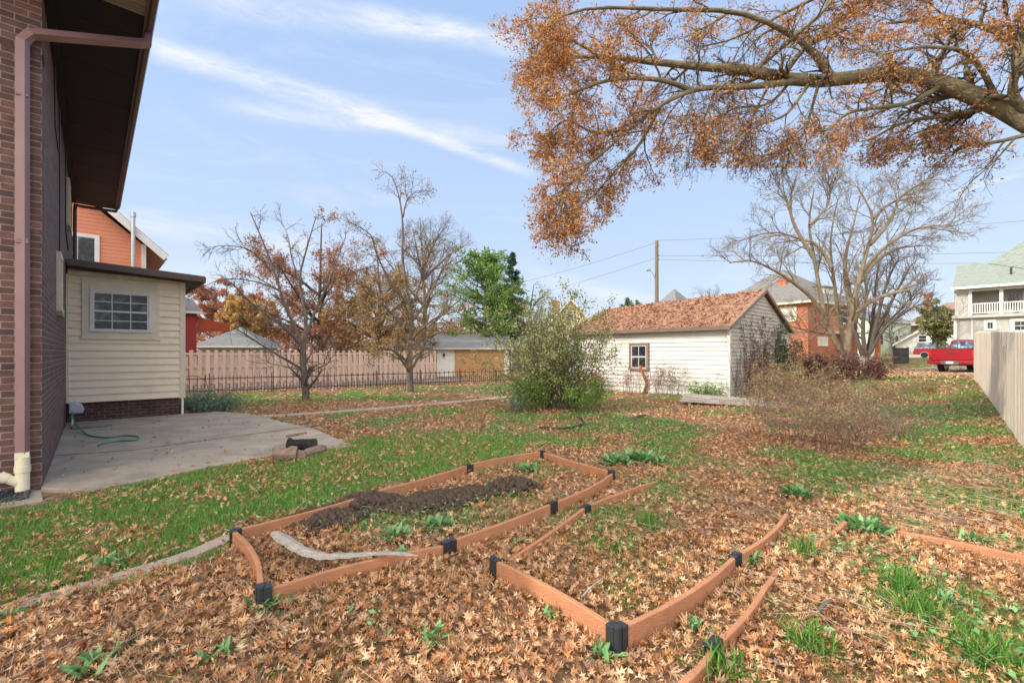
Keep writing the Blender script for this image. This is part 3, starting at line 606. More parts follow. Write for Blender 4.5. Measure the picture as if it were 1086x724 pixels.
def simple_house(name, label, loc, rot, w, l, h, rise, wm, rm, hip=False, ov=.4, wins=(), gable_x=False, cat='house', base=-.5, chimney=None, lapw=None, trim='white', rmode=None):
    """w along local x (the front, y=0), l deep along y"""
    o = empty(name, (loc[0], loc[1], float(ground_z(loc[0], loc[1]))), rot, label, cat)
    body = MB().box(0, w, 0, l, base, h)
    if not hip:
        if gable_x: body.extr([(0, h), (w, h), (w/2, h+rise)], 'y', 0, l)
        else: body.extr([(0, h), (l, h), (l/2, h+rise)], 'x', 0, w)
    body.build('wall', MT[wm], o)
    r = MB(); t = .12
    if hip:
        k = min(w, l)/2
        if w >= l: A, B = (k, l/2, h+rise), (w-k, l/2, h+rise)
        else: A, B = (w/2, k, h+rise), (w/2, l-k, h+rise)
        c = [(-ov, -ov, h), (w+ov, -ov, h), (w+ov, l+ov, h), (-ov, l+ov, h)]
        if w >= l: r.add(c+[A, B], [(0,1,5,4), (1,2,5), (2,3,4,5), (3,0,4), (3,2,1,0)])
        else: r.add(c+[A, B], [(0,1,4), (1,2,5,4), (2,3,5), (3,0,4,5), (3,2,1,0)])
    elif gable_x:
        sl_ = rise/(w/2)
        r.slab([(-ov, -ov, h-ov*sl_+t), (-ov, l+ov, h-ov*sl_+t), (w/2, l+ov, h+rise+t), (w/2, -ov, h+rise+t)], t)
        r.slab([(w+ov, -ov, h-ov*sl_+t), (w+ov, l+ov, h-ov*sl_+t), (w/2, l+ov, h+rise+t), (w/2, -ov, h+rise+t)], t)
    else:
        sl_ = rise/(l/2)
        r.slab([(-ov, -ov, h-ov*sl_+t), (w+ov, -ov, h-ov*sl_+t), (w+ov, l/2, h+rise+t), (-ov, l/2, h+rise+t)], t)
        r.slab([(-ov, l+ov, h-ov*sl_+t), (w+ov, l+ov, h-ov*sl_+t), (w+ov, l/2, h+rise+t), (-ov, l/2, h+rise+t)], t)
    ro = r.build('roof', MT[rm], o)
    if hip:
        e = MB().box(-ov-.03, w+ov+.03, -ov-.03, l+ov+.03, h-.16, h-.004); e.build('eave', MT[trim], o)
    elif not gable_x:
        MB().box(-ov, w+ov, -ov-.08, -ov-.01, h-ov*sl_-.04, h-ov*sl_+.1).build('gutter', MT[trim], o)
    else:
        b_ = MB(); ph = .2
        for sg_ in (0, 1):
            x0 = -ov if sg_ == 0 else w+ov
            b_.slab([(x0, -ov-.04, h-ov*sl_+.1), (w/2, -ov-.04, h+rise+.1), (w/2, -ov-.005, h+rise+.1), (x0, -ov-.005, h-ov*sl_+.1)], ph)
        b_.build('rake_board', MT[trim], o)
    for wn in wins:
        face, a0, a1, z0, z1 = wn[:5]; gl = wn[5] if len(wn) > 5 else 'glass'
        if face == 'f': window(o, (0, 0, 0), X_, -Y_, a0, a1, z0, z1, 1, 2, .12, trim, gl, off=.03)
        elif face == 'l': window(o, (0, 0, 0), Y_, -X_, a0, a1, z0, z1, 1, 2, .12, trim, gl, off=.03)
    if chimney: cx, cy, ch = chimney; MB().box(cx-.35, cx+.35, cy-.35, cy+.35, h, ch).box(cx-.4, cx+.4, cy-.4, cy+.4, ch, ch+.15).build('chimney', MT['brick_red'], o)
    return o

# orange gabled house beyond the annex
P0 = Vector((-17.7, 22, 0))
oh = empty('orange_house', P0-NV*9+Vector((0,0,0)), HROT, 'orange sided house with a white raked gable and metal flue beyond the brown brick house', 'house')
W_ = 9.0; EH = 6.75; RS = 4.2
body = MB().box(0, W_, .02, 10, -.3, EH); body.extr([(0, EH), (W_, EH), (W_/2, EH+RS*.93)], 'y', .02, 10); body.build('wall', MT['orange'], oh)
lp = MB(); laps(lp, (0, .02, 0), X_, -Y_, .05, W_-.15, .3, EH, .17)
laps(lp, (0, .02, 0), X_, -Y_, 0, 0, EH, EH+RS*.9, .17, clip=lambda z: ((z-EH)/RS/.93*W_/2+.05, W_-(z-EH)/RS/.93*W_/2-.1)); lp.build('siding', MT['orange'], oh)
slp = RS/(W_/2); r = MB()
r.slab([(W_+.85, -.55, EH-.85*slp+.42), (W_+.85, 10.5, EH-.85*slp+.42), (W_/2, 10.5, EH+RS+.42), (W_/2, -.55, EH+RS+.42)], .14)
r.slab([(-.85, -.55, EH-.85*slp+.42), (-.85, 10.5, EH-.85*slp+.42), (W_/2, 10.5, EH+RS+.42), (W_/2, -.55, EH+RS+.42)], .14); r.build('roof', MT['roof_slate'], oh)
b_ = MB()
for x0 in (W_+.85, -.85): b_.slab([(x0, -.6, EH-.85*slp+.38), (W_/2, -.6, EH+RS+.38), (W_/2, -.56, EH+RS+.38), (x0, -.56, EH-.85*slp+.38)], .3)
b_.build('rake_board', MT['white'], oh)
MB().slab([(W_+.8, -.55, EH-.8*slp+.2), (W_+.8, 10.4, EH-.8*slp+.2), (W_, 10.4, EH+.2), (W_, -.55, EH+.2)], .03).build('soffit', MT['cream_trim'], oh)
MB().box(W_-.16, W_+.02, -.03, .02, .3, EH+.1).build('corner_board', MT['white'], oh)
window(oh, (0, 0, 0), X_, -Y_, 5.9, 7.35, 5.25, 7.0, 2, 1, .14, 'white', off=.03)
MB().tube([(W_-.5, -.72, 2), (W_-.5, -.72, 7.95)], .08, 12).tube([(W_-.5, -.72, 7.93), (W_-.5, -.72, 8.15)], .11, 12).build('flue', M('galvanised', (.55, .56, .58), (.45, .46, .48), 3, .4, .05, metal=.6), oh)

# red house with awning, grey hipped garage
rh = simple_house('red_house', 'dark red house with a rust coloured awning behind the left end of the tan fence', (-18.7-.736*3, 27-.677*3, 0), HROT, 3.0, 7, 4.05, 1.0, 'redpaint', 'roof_slate', ov=.25)
lp = MB(); laps(lp, (0, 0, 0), X_, -Y_, .02, 3.0, .1, 4.0, .2); lp.build('siding', MT['redpaint'], rh)
aw = MB().slab([(3.05, .2, 3.8), (4.7, .2, 3.35), (4.7, 2.6, 3.35), (3.05, 2.6, 3.8)], .06); aw.slab([(3.05, .1, 3.7), (4.7, .1, 3.45), (4.75, .18, 2.95), (3.05, .18, 2.95)], .03)
aw.build('awning', MT['awning'], rh)
simple_house('hip_roof_garage', 'low garage with a grey hipped roof and white eaves behind the tan fence', (-24.0, 35.0, 0), R(12), 4.3, 4.3, 2.2, 1.55, 'greyhouse', 'roof_grey', hip=True, cat='garage')

# white garage with the tan door
wg = simple_house('white_garage', 'white garage with a wide tan door and grey roof beyond the low iron fence', (-5.15, 31.3, 0), R(7), 5.0, 7, 1.98, .95, 'white', 'roof_grey', ov=.3, cat='garage', trim='greyhouse')
lp = MB(); laps(lp, (0, 0, 0), X_, -Y_, .0, 1.2, .0, 1.9, .16); lp.build('siding', MT['white'], wg); lp = MB(); laps(lp, (0, 0, 0), X_, -Y_, 4.6, 5.0, 0, 1.9, .16); lp.build('siding', MT['white'], wg)
dm = MB().box(1.28, 4.55, -.03, .0, 0, 1.85)
for q in range(4): dm.box(1.30, 4.53, -.045, -.031, .03+q*.46, .03+q*.46+.42)
for q in range(5):
    for t in range(4): dm.box(1.34+q*.65, 1.34+q*.65+.55, -.055, -.046, .07+t*.46, .07+t*.46+.34)
dm.build('garage_door', MT['tan'], wg)
MB().box(1.2, 1.28, -.06, 0, 0, 1.93).box(4.55, 4.63, -.06, 0, 0, 1.93).box(1.2, 4.63, -.065, 0, 1.85, 1.93).build('door_frame', MT['tan'], wg)
MB().box(.42, .54, -.14, -.02, 1.4, 1.6).build('wall_lamp', MT['bracket'], wg)
MB().slab([(-2.7, -.2, 1.95), (-.02, -.2, 2.0), (-.02, 3.4, 2.9), (-2.7, 3.4, 2.85)], .1).box(-2.7, -.02, -.26, -.21, 1.8, 1.94).build('carport_roof', MT['roof_grey'], wg)
MB().box(-2.6, -2.5, 0, .1, -.1, 1.9).build('carport_post', MT['white'], wg); MB().box(-2.6, -2.5, 3.2, 3.3, -.1, 2.7).build('carport_post', MT['white'], wg)

# houses beyond the flowering shrub
simple_house('yellow_house', 'yellow house with a grey peaked roof and brick chimney behind the big leafy shrub', (5.0, 60, 0), R(0), 5.4, 8, 5.2, 3.0, 'yellowwall', 'roof_slate', gable_x=True, chimney=(.9, 1.4, 8.0), wins=(('f', .8, 1.8, 2.4, 4), ('f', 3.4, 4.4, 2.4, 4), ('f', 2.2, 3.2, 5.2, 6.4)))
simple_house('brown_roof_house', 'small pale house with a brown roof just right of the dark spruce', (-3.2, 47, 0), R(8), 7.0, 6, 2.6, 1.7, 'cream', 'roof_brown', wins=(('f', 1.5, 2.6, .9, 2.1), ('f', 4.2, 5.3, .9, 2.1)), trim='cream_trim')
simple_house('white_shed', 'white sided shed half hidden by the big leafy shrub', (.6, 36, 0), R(10), 4.4, 4, 2.2, 1.1, 'white', 'roof_grey', gable_x=True, cat='shed', wins=(('f', 1.6, 2.5, .9, 1.7),))
simple_house('peaked_house', 'distant house showing only its pale grey peak above the old garage roof', (24.2, 67, 0), R(30), 4.4, 4.6, 7.6, 2.9, 'greyhouse', 'roof_grey', gable_x=False, hip=True, ov=.2, wins=(('f', 1.8, 2.8, 4.2, 5.6),), trim='greyhouse')

# brick house right of the old garage
bh = simple_house('red_brick_house', 'two-storey red brick house with a grey hipped roof behind the pale barked maple', (24.7, 38, 0), R(30), 8.5, 9, 5.35, 3.6, 'brick_red', 'roof_slate', hip=True, ov=.55, trim='cream_trim',
   wins=(('l', .9, 3.4, 3.7, 5.0, 'blind'), ('l', 4.6, 6.2, 3.7, 5.0, 'blind'), ('l', 3.3, 5.0, .9, 2.6, 'blind'), ('f', 1.5, 3.1, 1.6, 2.4, 'blind'), ('f', 5.0, 6.6, 3.6, 4.9)), chimney=(2.2, 3.2, 7.6))
dm = MB().box(4.2, 6.0, .8, 2.6, 5.9, 7.0); dm.build('dormer', MT['white'], bh)
MB().slab([(4.0, .6, 7.0), (6.2, .6, 7.0), (6.2, 3.2, 7.35), (4.0, 3.2, 7.35)], .1).build('dormer_roof', MT['roof_slate'], bh)
pc = MB().box(7.1, 7.4, -2.2, -1.9, -.3, 2.7); pc.build('porch_post', MT['brick_red'], bh)
MB().box(4.4, 7.6, -2.35, -.0, 2.72, 2.95).build('porch_roof', MT['white'], bh)
simple_house('pale_green_house', 'pale green sided house glimpsed behind the dark multi-stemmed tree', (46, 58, 0), R(20), 7.5, 8, 4.6, 1.6, 'greenhouse', 'roof_grey', wins=(('f', 1.2, 2.0, 1.5, 2.9), ('f', 4.2, 5.0, 1.5, 2.9)))
simple_house('maroon_roof_house', 'house with a brown roof and grey wall behind the white gabled garage', (53, 70, 0), R(25), 9, 8, 4.2, 3.2, 'greyhouse', 'roof_brown')
wh = simple_house('white_gabled_house', 'small white gabled garage with twin dark windows beside the black gate', (47.6, 56.5, 0), R(-38), 6.2, 6, 1.7, 2.2, 'white', 'roof_grey', gable_x=True, cat='garage', wins=(('f', 2.0, 2.95, 1.75, 2.75), ('f', 3.2, 4.15, 1.75, 2.75)))
MB().box(1.2, 5.0, -.04, 0, -.1, 1.25).build('garage_door', MT['greyhouse'], wh)
simple_house('chimney_house', 'red brick house with a tall square chimney left of the grey porch house', (56.5, 63.5, 0), R(-30), 9.5, 8, 4.5, 3.2, 'brick_red', 'roof_brown', hip=True, ov=.7, chimney=(1.6, 2.2, 8.7), wins=(('f', 2, 3.2, 2.5, 4),))

# pale grey porch house at the right edge
PK = Vector((34.9, 35.9, float(ground_z(34.8, 36))))
ph = empty('porch_house', PK, HROT-R(90), 'pale grey house with green roof and white railed upper porch behind the plank fence', 'house')
MB().box(0, 14, 1.7, 10, -.5, 5.9).box(0, 14, 0, 1.7, -.5, 3.6).box(0, .75, 0, 1.7, 3.6, 5.9).build('wall', MT['greyhouse'], ph)
lp = MB(); laps(lp, (0, 0, 0), X_, -Y_, .1, 14, .0, 3.3, .16); laps(lp, (0, 0, 0), X_, -Y_, .1, .75, 3.75, 5.75, .16); laps(lp, (0, 10, 0), -Y_, -X_, .0, 10, .0, 5.8, .16); laps(lp, (0, 1.7, 0), X_, -Y_, .75, 14, 3.8, 5.8, .16); lp.build('siding', MT['greyhouse'], ph)
MB().box(-.15, 14, -.35, 1.69, 3.5, 3.72).build('porch_floor', MT['greyhouse'], ph)
MB().box(-.1, 14, -.12, .12, 5.55, 5.85).build('porch_beam', MT['white'], ph)
for cx in (.86, 2.5, 4.2, 5.9): MB().box(cx-.1, cx+.1, -.1, .12, 3.72, 5.55).build('porch_post', MT['white'], ph)
rl_ = MB().box(.9, 9.1, -.03, .03, 4.55, 4.62).box(.9, 9.1, -.02, .02, 3.84, 3.9)
for q in range(63): rl_.box(.97+q*.13, 1.02+q*.13, -.018, .018, 3.9, 4.55)
rl_.build('railing', MT['white'], ph)
MB().box(3.6, 4.5, 1.62, 1.69, 3.74, 5.5).build('porch_door', MT['white'], ph); MB().box(3.72, 4.38, 1.60, 1.615, 4.6, 5.35).build('door_glass', MT['glass'], ph)
MB().box(2.9, 3.4, 1.64, 1.69, 4.4, 5.3).build('porch_window', MT['glass'], ph)
window(ph, (0, 0, 0), X_, -Y_, 1.6, 2.25, 2.5, 3.3, 2, 1, .16, 'white', off=.03); window(ph, (0, 0, 0), X_, -Y_, 2.95, 4.0, 2.3, 3.35, 2, 2, .2, 'white', off=.03)
MB().box(-.06, .12, -.06, .12, -.4, 3.5).box(.9, 1.02, -.03, .03, -.4, 3.5).build('corner_board', MT['white'], ph)
r = MB()
r.slab([(-.12, -.6, 5.9), (14.4, -.6, 5.9), (14.4, 4.6, 8.3), (-.12, 4.6, 8.3)], .12); r.slab([(-.12, 10.6, 5.9), (14.4, 10.6, 5.9), (14.4, 4.6, 8.3), (-.12, 4.6, 8.3)], .12)
r.add([(1.7, 4.3, 8.2), (6.2, -.5, 6.0), (14.4, -.5, 6.0), (14.4, 4.6, 12.0), (6.7, 4.6, 12.0), (1.8, 5.0, 8.2)], [(0,1,4), (1,2,3,4), (0,4,5)])
r.build('roof', MT['roof_green'], ph)
MB().box(-.16, 14.5, -.72, -.62, 5.72, 5.9).build('gutter', MT['white'], ph)
MB().extr([(-.3, 5.6), (4.6, 8.05), (10.3, 5.6)], 'x', -.05, .0).build('gable', MT['greyhouse'], ph)
MB().tube([(3.0, 1.3, 6.3), (3.0, 1.3, 7.3)], .07, 8).build('vent_pipe', MT['bracket'], ph)

# ------------------------------------------------------------------ old white garage in the yard
GO = Vector((7.2, 15.1, .10)); GW = 6.1; GL = 6.9
ga = empty('old_garage', GO, HROT, 'old white clapboard garage with a leaf covered rusty brown roof and small window', 'garage')
# local x = along the gable wall (n), y = along the front wall (d); front wall is x=0 facing -x, gable is y=0 facing -y
EH = 2.40; RI = 1.40
body = MB().box(.02, GW, .02, GL, -.4, EH); body.extr([(.02, EH-.03), (GW, EH-.03), (GW/2, EH+RI-.03)], 'y', .02, .5).extr([(.3, EH-.1), (GW-.3, EH-.1), (GW/2, EH+RI-.30)], 'y', .5, GL-.02); body.build('wall', MT['grey_old'], ga)
lp = MB(); laps(lp, (.02, GL, 0), -Y_, -X_, 0, GL-.02, -.1, EH-.02, .155, th=.034); lp.build('front_siding', MT['white_old'], ga)
lp = MB(); laps(lp, (0, .02, 0), X_, -Y_, .02, GW, -.1, EH, .13, th=.032); laps(lp, (0, .02, 0), X_, -Y_, 0, 0, EH, EH+RI-.05, .13, clip=lambda z: (max(.0, (z-EH)/RI*GW/2), GW-(z-EH)/RI*GW/2), th=.032); lp.build('gable_siding', MT['grey_old'], ga)
MB().box(-.045, .06, -.04, .05, -.1, EH-.02).build('corner_board', MT['white_old'], ga)
sl_ = RI/(GW/2); r = MB(); ov = .22
lift = -.22   # the far end of the ridge has sagged
r.slab([(-ov, -.12, EH-ov*sl_+.12), (-ov, GL+.25, EH-ov*sl_+.10), (GW/2, GL+.25, EH+RI+.12+lift), (GW/2, -.12, EH+RI+.12)], .05)
r.slab([(GW+ov, -.12, EH-ov*sl_+.12), (GW+ov, GL+.25, EH-ov*sl_+.12), (GW/2, GL+.25, EH+RI+.12+lift), (GW/2, -.12, EH+RI+.12)], .05); r.build('roof', MT['roof_rust'], ga)
rb = MB()
for x0 in (-ov, GW+ov): rb.slab([(x0, -.16, EH-ov*sl_+.13), (GW/2, -.16, EH+RI+.13), (GW/2, -.122, EH+RI+.13), (x0, -.122, EH-ov*sl_+.13)], .12)
rb.build('rake_board', MT['trim_br'], ga)
MB().extr([(-ov-.01, EH+.03), (-ov-.01, EH-.1), (-ov-.1, EH-.1), (-ov-.13, EH+.03), (-ov-.12, EH+.03), (-ov-.09, EH-.08), (-ov-.03, EH-.08), (-ov-.03, EH+.03)], 'y', -.14, GL+.25).box(-ov, .0, -.12, GL+.2, EH-.07, EH-.045).build('gutter', MT['trim_br'], ga)
window(ga, (0, 0, 0), Y_, -X_, 2.95, 3.8, .87, 1.92, 2, 2, .1, 'trim_br', 'glass', off=.04, mid=True)

# ------------------------------------------------------------------ fences
def board_fence(name, A, B, h, bw, mat, label, cap=False, thick=.02, shadow=False, jit=.0, dog=False):
    d = Vector((B.x-A.x, B.y-A.y, 0)); Ln = d.length; ang = math.atan2(d.y, d.x)
    o = empty(name, (A.x, A.y, 0), ang, label, 'fence'); d.normalize()
    n = int(Ln/bw); rn = random.Random(len(label)); mb = MB()
    for q in range(n):
        x0 = q*bw; p = A+d*x0; z = float(ground_z(p.x, p.y)); hh = h+rn.uniform(-jit, jit)
        if shadow:   # shadowbox: alternating faces
            y0 = 0 if q % 2 == 0 else .07; mb.box(x0-.012 if q % 2 else x0+.004, x0+bw*(.93 if q % 2 == 0 else .84), y0, y0+thick, z-.05, z+hh-(.25 if q % 2 else 0))
        else:
            c = .012; dy = rn.uniform(-.004, .004); mb.extr([(x0+.003, z-.05), (x0+bw-.004, z-.05), (x0+bw-.004, z+hh-.03), (x0+bw-.03, z+hh), (x0+.03, z+hh), (x0+.003, z+hh-.03)], 'y', dy, thick+dy)
    mb.build('board_panel', mat, o)
    rr = MB()
    for zz in ((.3, .9, 1.5) if not shadow else (.25, .95, 1.55)):
        m_ = 12
        for q in range(m_):
            p0 = A+d*(Ln*q/m_); p1 = A+d*(Ln*(q+1)/m_); z0, z1 = float(ground_z(p0.x, p0.y)), float(ground_z(p1.x, p1.y)); y0, y1 = (thick+.001, thick+.045) if not shadow else (.022, .068)
            a, b2 = Ln*q/m_, Ln*(q+1)/m_
            rr.add([(a,y0,z0+zz),(b2,y0,z1+zz),(b2,y1,z1+zz),(a,y1,z0+zz),(a,y0,z0+zz+.09),(b2,y0,z1+zz+.09),(b2,y1,z1+zz+.09),(a,y1,z0+zz+.09)], [(0,3,2,1),(4,5,6,7),(0,1,5,4),(1,2,6,5),(2,3,7,6),(3,0,4,7)])
    rr.build('rail', mat, o)
    q = 0.0
    while q <= Ln+.01:
        p = A+d*q; z = float(ground_z(p.x, p.y)); y0 = thick+.046 if not shadow else .095
        MB().box(q-.045, q+.045, y0, y0+.09, z-.3, z+h-.05).build('post', mat, o); q += 2.4
    return o
FA = G(197, 414); fd = (G(463, 401.5)-G(197, 414)).normalized()
board_fence('tan_fence', FA-fd*7, G(463, 401.5), 1.76, .155, MT['fencewood'], 'long tan wooden shadowbox fence beyond the low iron fence', shadow=True)
FB0, FB1 = Vector((5.0, 3.9, 0)), G(1032.7, 402.5)
pf_ = board_fence('plank_fence', FB1, FB0, 1.93, .145, MT['fencewood2'], 'pale plank privacy fence along the right edge of the yard', jit=.012)
# low iron fence with arched gate panels
o = empty('iron_fence', (IA.x, IA.y, 0), math.atan2(idr.y, idr.x), 'low rusty iron picket fence with hooped tops in front of the tan fence', 'fence')
Ln = (IB-IA).length; q = 0
while q*2.2 < Ln:
    x0 = q*2.2; L_ = min(2.2, Ln-x0); mb = MB(); nb_ = max(2, int(L_/.125)); hoop = 3.2 < x0 < 6.6
    for t in range(nb_):
        x = x0+.06+t*.125; s_ = (x-x0)/L_; hh = .72+(.0 if not hoop else 0)
        if t % 2: hh = .38
        mb.box(x-.012, x+.012, -.012, .012, .02, hh)
    for zz in (.12, .6): mb.box(x0+.02, x0+L_-.02, -.016, .016, zz, zz+.035)
    if hoop:
        for cx in (x0+.55, x0+1.65): mb.tube([(cx+.5*math.cos(a_), 0, .25+.5*math.sin(a_)) for a_ in np.linspace(0, math.pi, 14)], .012, 5)
    mb.build('fence_panel', MT['iron'], o)
    MB().box(x0-.018, x0+.018, -.018, .018, -.2, .82).build('post', MT['iron'], o); q += 1

# black gate by the far drive, chain-link piece
def bars(name, A, B, h, label, cat, bw=.12, mat='darkfence', full=False):
    d = Vector((B.x-A.x, B.y-A.y, 0)); Ln = d.length; z = float(ground_z(A.x, A.y)); o = empty(name, (A.x, A.y, z), math.atan2(d.y, d.x), label, cat); mb = MB()
    x = .05
    while x < Ln-.03: mb.box(x, x+.03, -.012, .012, .08, h-.06); x += bw
    mb.build('bar_panel', MT[mat], o); MB().box(0, Ln, -.02, .02, h-.08, h).box(0, Ln, -.02, .02, .12, .18).box(0, Ln, -.02, .02, h*.55, h*.55+.05).build('rail', MT[mat], o)
    for xx in (0, Ln): MB().box(xx-.05, xx+.05, -.05, .05, -.3, h+.08).build('post', MT[mat], o)
gA = P(950, 378, 36); gB = P(977, 378, 42)
bars('black_gate', Vector((P(948,378,35).x, 35, 0)), Vector((P(963,378,38).x, 38, 0)), 1.35, 'black barred metal gate between the dark tree and the red pickup', 'gate', .09)
bars('white_garden_fence', Vector((P(909,378,29).x, 29, 0)), Vector((P(925,378,30).x, 30, 0)), .95, 'small pale wire fence piece at the foot of the big bare maple', 'fence', .1, 'greyhouse')
# ------------------------------------------------------------------ raised garden beds
def board(bed, pts, ztop, mat='board', name='board', th=.036, zb=-.06, label=None):
    ps = resample([tuple(Vector((p[0], p[1], 0))) for p in pts], 16); d = np.gradient(ps, axis=0); d /= np.linalg.norm(d, axis=1)[:, None]
    v = []; f = []; o = Vector(bed.location); zt = ztop if hasattr(ztop, '__len__') else [ztop]*16
    zt = np.interp(np.linspace(0, 1, 16), np.linspace(0, 1, len(zt)), zt)
    for q in range(16):
        n = Vector((-d[q][1], d[q][0], 0))*th/2; p = Vector(ps[q])-o
        for s_, z in ((1, zb), (1, zt[q]), (-1, zt[q]), (-1, zb)): v.append((p.x+n.x*s_, p.y+n.y*s_, z))
        if q: a = (q-1)*4; f += [(a+e, a+(e+1) % 4, a+4+(e+1) % 4, a+4+e) for e in range(4)]
    f += [(3,2,1,0), (60,61,62,63)]
    mb = MB(); mb.add(v, f); return mb.build(name, MT[mat], bed, bevel=.007, label=label)
def bracket(bed, p, dirs, z=.14, label=None):
    o = Vector(bed.location); q = Vector((p[0], p[1], 0))-o; mb = MB()
    for d in dirs:
        d = Vector((d[0], d[1], 0)).normalized(); n = Vector((-d.y, d.x, 0))
        for s_ in (.0235, -.0285):
            a = q+d*.01+n*s_; b2 = q+d*.06+n*s_; c = n*.005
            mb.prism([a, b2, b2+c, a+c], -.05, z-.006)
        mb.prism([q+d*.01+n*.029, q+d*.06+n*.029, q+d*.06-n*.029, q+d*.01-n*.029], z-.012, z-.004)
    mb.tube([(q.x, q.y, -.05), (q.x, q.y, z)], .026, 18); mb.tube([(q.x, q.y, z), (q.x, q.y, z+.004)], .02, 12)
    return mb.build('bracket', MT['bracket'], bed, bevel=.002, label=label)
def bend(a, b, k):
    a, b = Vector(a), Vector(b); m = (a+b)/2; d = b-a; n = Vector((-d.y, d.x, 0)).normalized()
    return [a, a.lerp(b, .33)+n*k, a.lerp(b, .67)+n*k, b]
A, B, J1, J2, C_, D_, J3 = [G(*p) for p in ((247,578),(277,646),(476,590),(586,546),(650,510),(575,487),(497,502))]
J0 = A.lerp(J3, .5)
b1 = empty('raised_bed', B, 0, 'left raised garden bed of terracotta boards holding heaps of dark soil', 'garden bed', 'terracotta board garden beds in the lawn')
board(b1, bend(A, B, .05), [.13, .14]); board(b1, bend(B, J1, .06), [.12, .10]); board(b1, bend(J1, J2, -.02), .125); board(b1, bend(J2, C_, -.05), [.125, .11])
board(b1, bend(C_, D_, .03), .12); board(b1, bend(D_, J3, -.03), .13); board(b1, bend(J3, J0, .03), .12); board(b1, bend(J0, A, .04), [.11, .13])
bracket(b1, A, (B-A, J0-A)); bracket(b1, B, (A-B, J1-B), .15); bracket(b1, J1, (B-J1, J2-J1), .135); bracket(b1, J2, (J1-J2, C_-J2)); bracket(b1, C_, (J2-C_, D_-C_), .14); bracket(b1, D_, (C_-D_, J3-D_), .14); bracket(b1, J3, (D_-J3, J0-J3), .13)
E_, F_, K1, K2, M1, M2 = [G(*p) for p in ((523,612),(655,694),(780,604),(834,553),(621,545),(695,516))]
b2_ = empty('raised_bed', F_, 0, 'middle raised bed of terracotta boards with a bold black corner bracket nearest the camera', 'garden bed', 'terracotta board garden beds in the lawn')
board(b2_, bend(E_, F_, .03), [.135, .145]); board(b2_, bend(F_, K1, -.045), [.145, .11]); board(b2_, bend(K1, K2, -.04), [.11, .08])
board(b2_, bend(E_+Vector((.12,.18,0)), M1, -.01), [.05, .08], zb=-.03); board(b2_, bend(M1, M2, .02), [.08, .07], zb=-.03)
bracket(b2_, E_, (F_-E_,), .15); bracket(b2_, F_, (E_-F_, K1-F_), .158); bracket(b2_, K1, (F_-K1, K2-K1), .125); bracket(b2_, M1, (E_-M1, M2-M1), .095)
Q = [G(*p) for p in ((722,742),(757,702),(813,628),(826,608),(846,590),(897,560),(952,572),(1092,604))]
b3_ = empty('raised_bed', Q[1], 0, 'right raised bed with sunken half buried terracotta boards and ragged grass', 'garden bed', 'terracotta board garden beds in the lawn')
board(b3_, bend(Q[0], Q[1], -.01), .08); board(b3_, bend(Q[1], Q[2], -.02), [.09, .06]); board(b3_, bend(Q[2], Q[3], .0), [.05, .04], zb=-.03); board(b3_, bend(Q[4], Q[5], -.02), [.03, .07]); board(b3_, bend(Q[6], Q[7], .02), [.08, .10])
bracket(b3_, Q[1], (Q[0]-Q[1], Q[2]-Q[1]), .115)

# soil heaps
def lump(name, px, py, rx, ry, hz, label, seed, nclod=60, mat='soil', cat='soil heap', group='dark soil heaps in the left bed'):
    rng = np.random.default_rng(seed); c = G(px, py); parts = []; nclod *= 5; hz *= .66; ry *= 1.15
    u = np.linspace(0, 2*np.pi, 44, endpoint=False); r = np.linspace(0, 1, 16); U, Rr = np.meshgrid(u, r)
    x = Rr*np.cos(U)*rx; y = Rr*np.sin(U)*ry; nz = fbm(x*9+seed*7, y*9, seed)
    z = hz*(1-Rr**1.7)*(.35+1.2*fbm(x*6+seed, y*6, seed+3))+(nz-.5)*.08+(vnoise(x*40, y*40, seed)-.5)*.03-.01
    V_ = np.stack([x, y, z], -1).reshape(-1, 3); i = np.arange(15)[:, None]*44; j = np.arange(44)[None]; j2 = (j+1) % 44
    F_2 = np.stack([i+j, i+j2, i+44+j2, i+44+j], -1).reshape(-1, 4); F3 = np.vstack([F_2[:, [0,1,2]], F_2[:, [0,2,3]]]); parts.append((V_, F3))
    ico = bmesh.new(); bmesh.ops.create_icosphere(ico, subdivisions=2, radius=.5); iv = np.array([v.co[:] for v in ico.verts]); fi = np.array([[v.index for v in f.verts] for f in ico.faces]); ico.free()
    a = rng.uniform(0, 2*np.pi, nclod); q = rng.uniform(0, 1.15, nclod)**.75; px_ = np.cos(a)*q*rx; py_ = np.sin(a)*q*ry
    pz = np.clip(hz*(1-np.minimum(q, 1)**1.7), 0, None)*.75+.012; s = rng.uniform(.012, .075, nclod)
    for t in range(nclod):
        v = iv*(1+.9*(fbm(iv[:, 0]*5+t*3.1, iv[:, 1]*5+iv[:, 2]*4, t)-.5)[:, None])*s[t]*rng.uniform(.7, 1.2, 3); parts.append((v+[px_[t], py_[t], pz[t]+s[t]*.15], fi))
    V_, F3 = merge(parts); o = arrmesh(name, V_, F3, MT[mat], smooth=False); o.location = (c.x, c.y, 0); o.rotation_euler[2] = rng.uniform(-.3, .9)
    return tag(o, label, cat, group)
lump('soil_mound', 342, 552, .34, .28, .10, 'low brown crumbly soil heap nearest the left bed front corner', 3, 90)
lump('soil_mound', 392, 536, .36, .26, .20, 'tallest dark soil heap against the far board of the left bed', 5, 80)
lump('soil_mound', 458, 534, .48, .28, .13, 'spread dark clods in the middle of the left bed', 8, 130)
lump('soil_mound', 545, 518, .30, .26, .19, 'dark soil heap at the far end of the left bed', 11, 70)
lump('soil_mound', 500, 526, .34, .2, .10, 'thin row of soil clods joining the middle clods to the far heap', 15, 70)

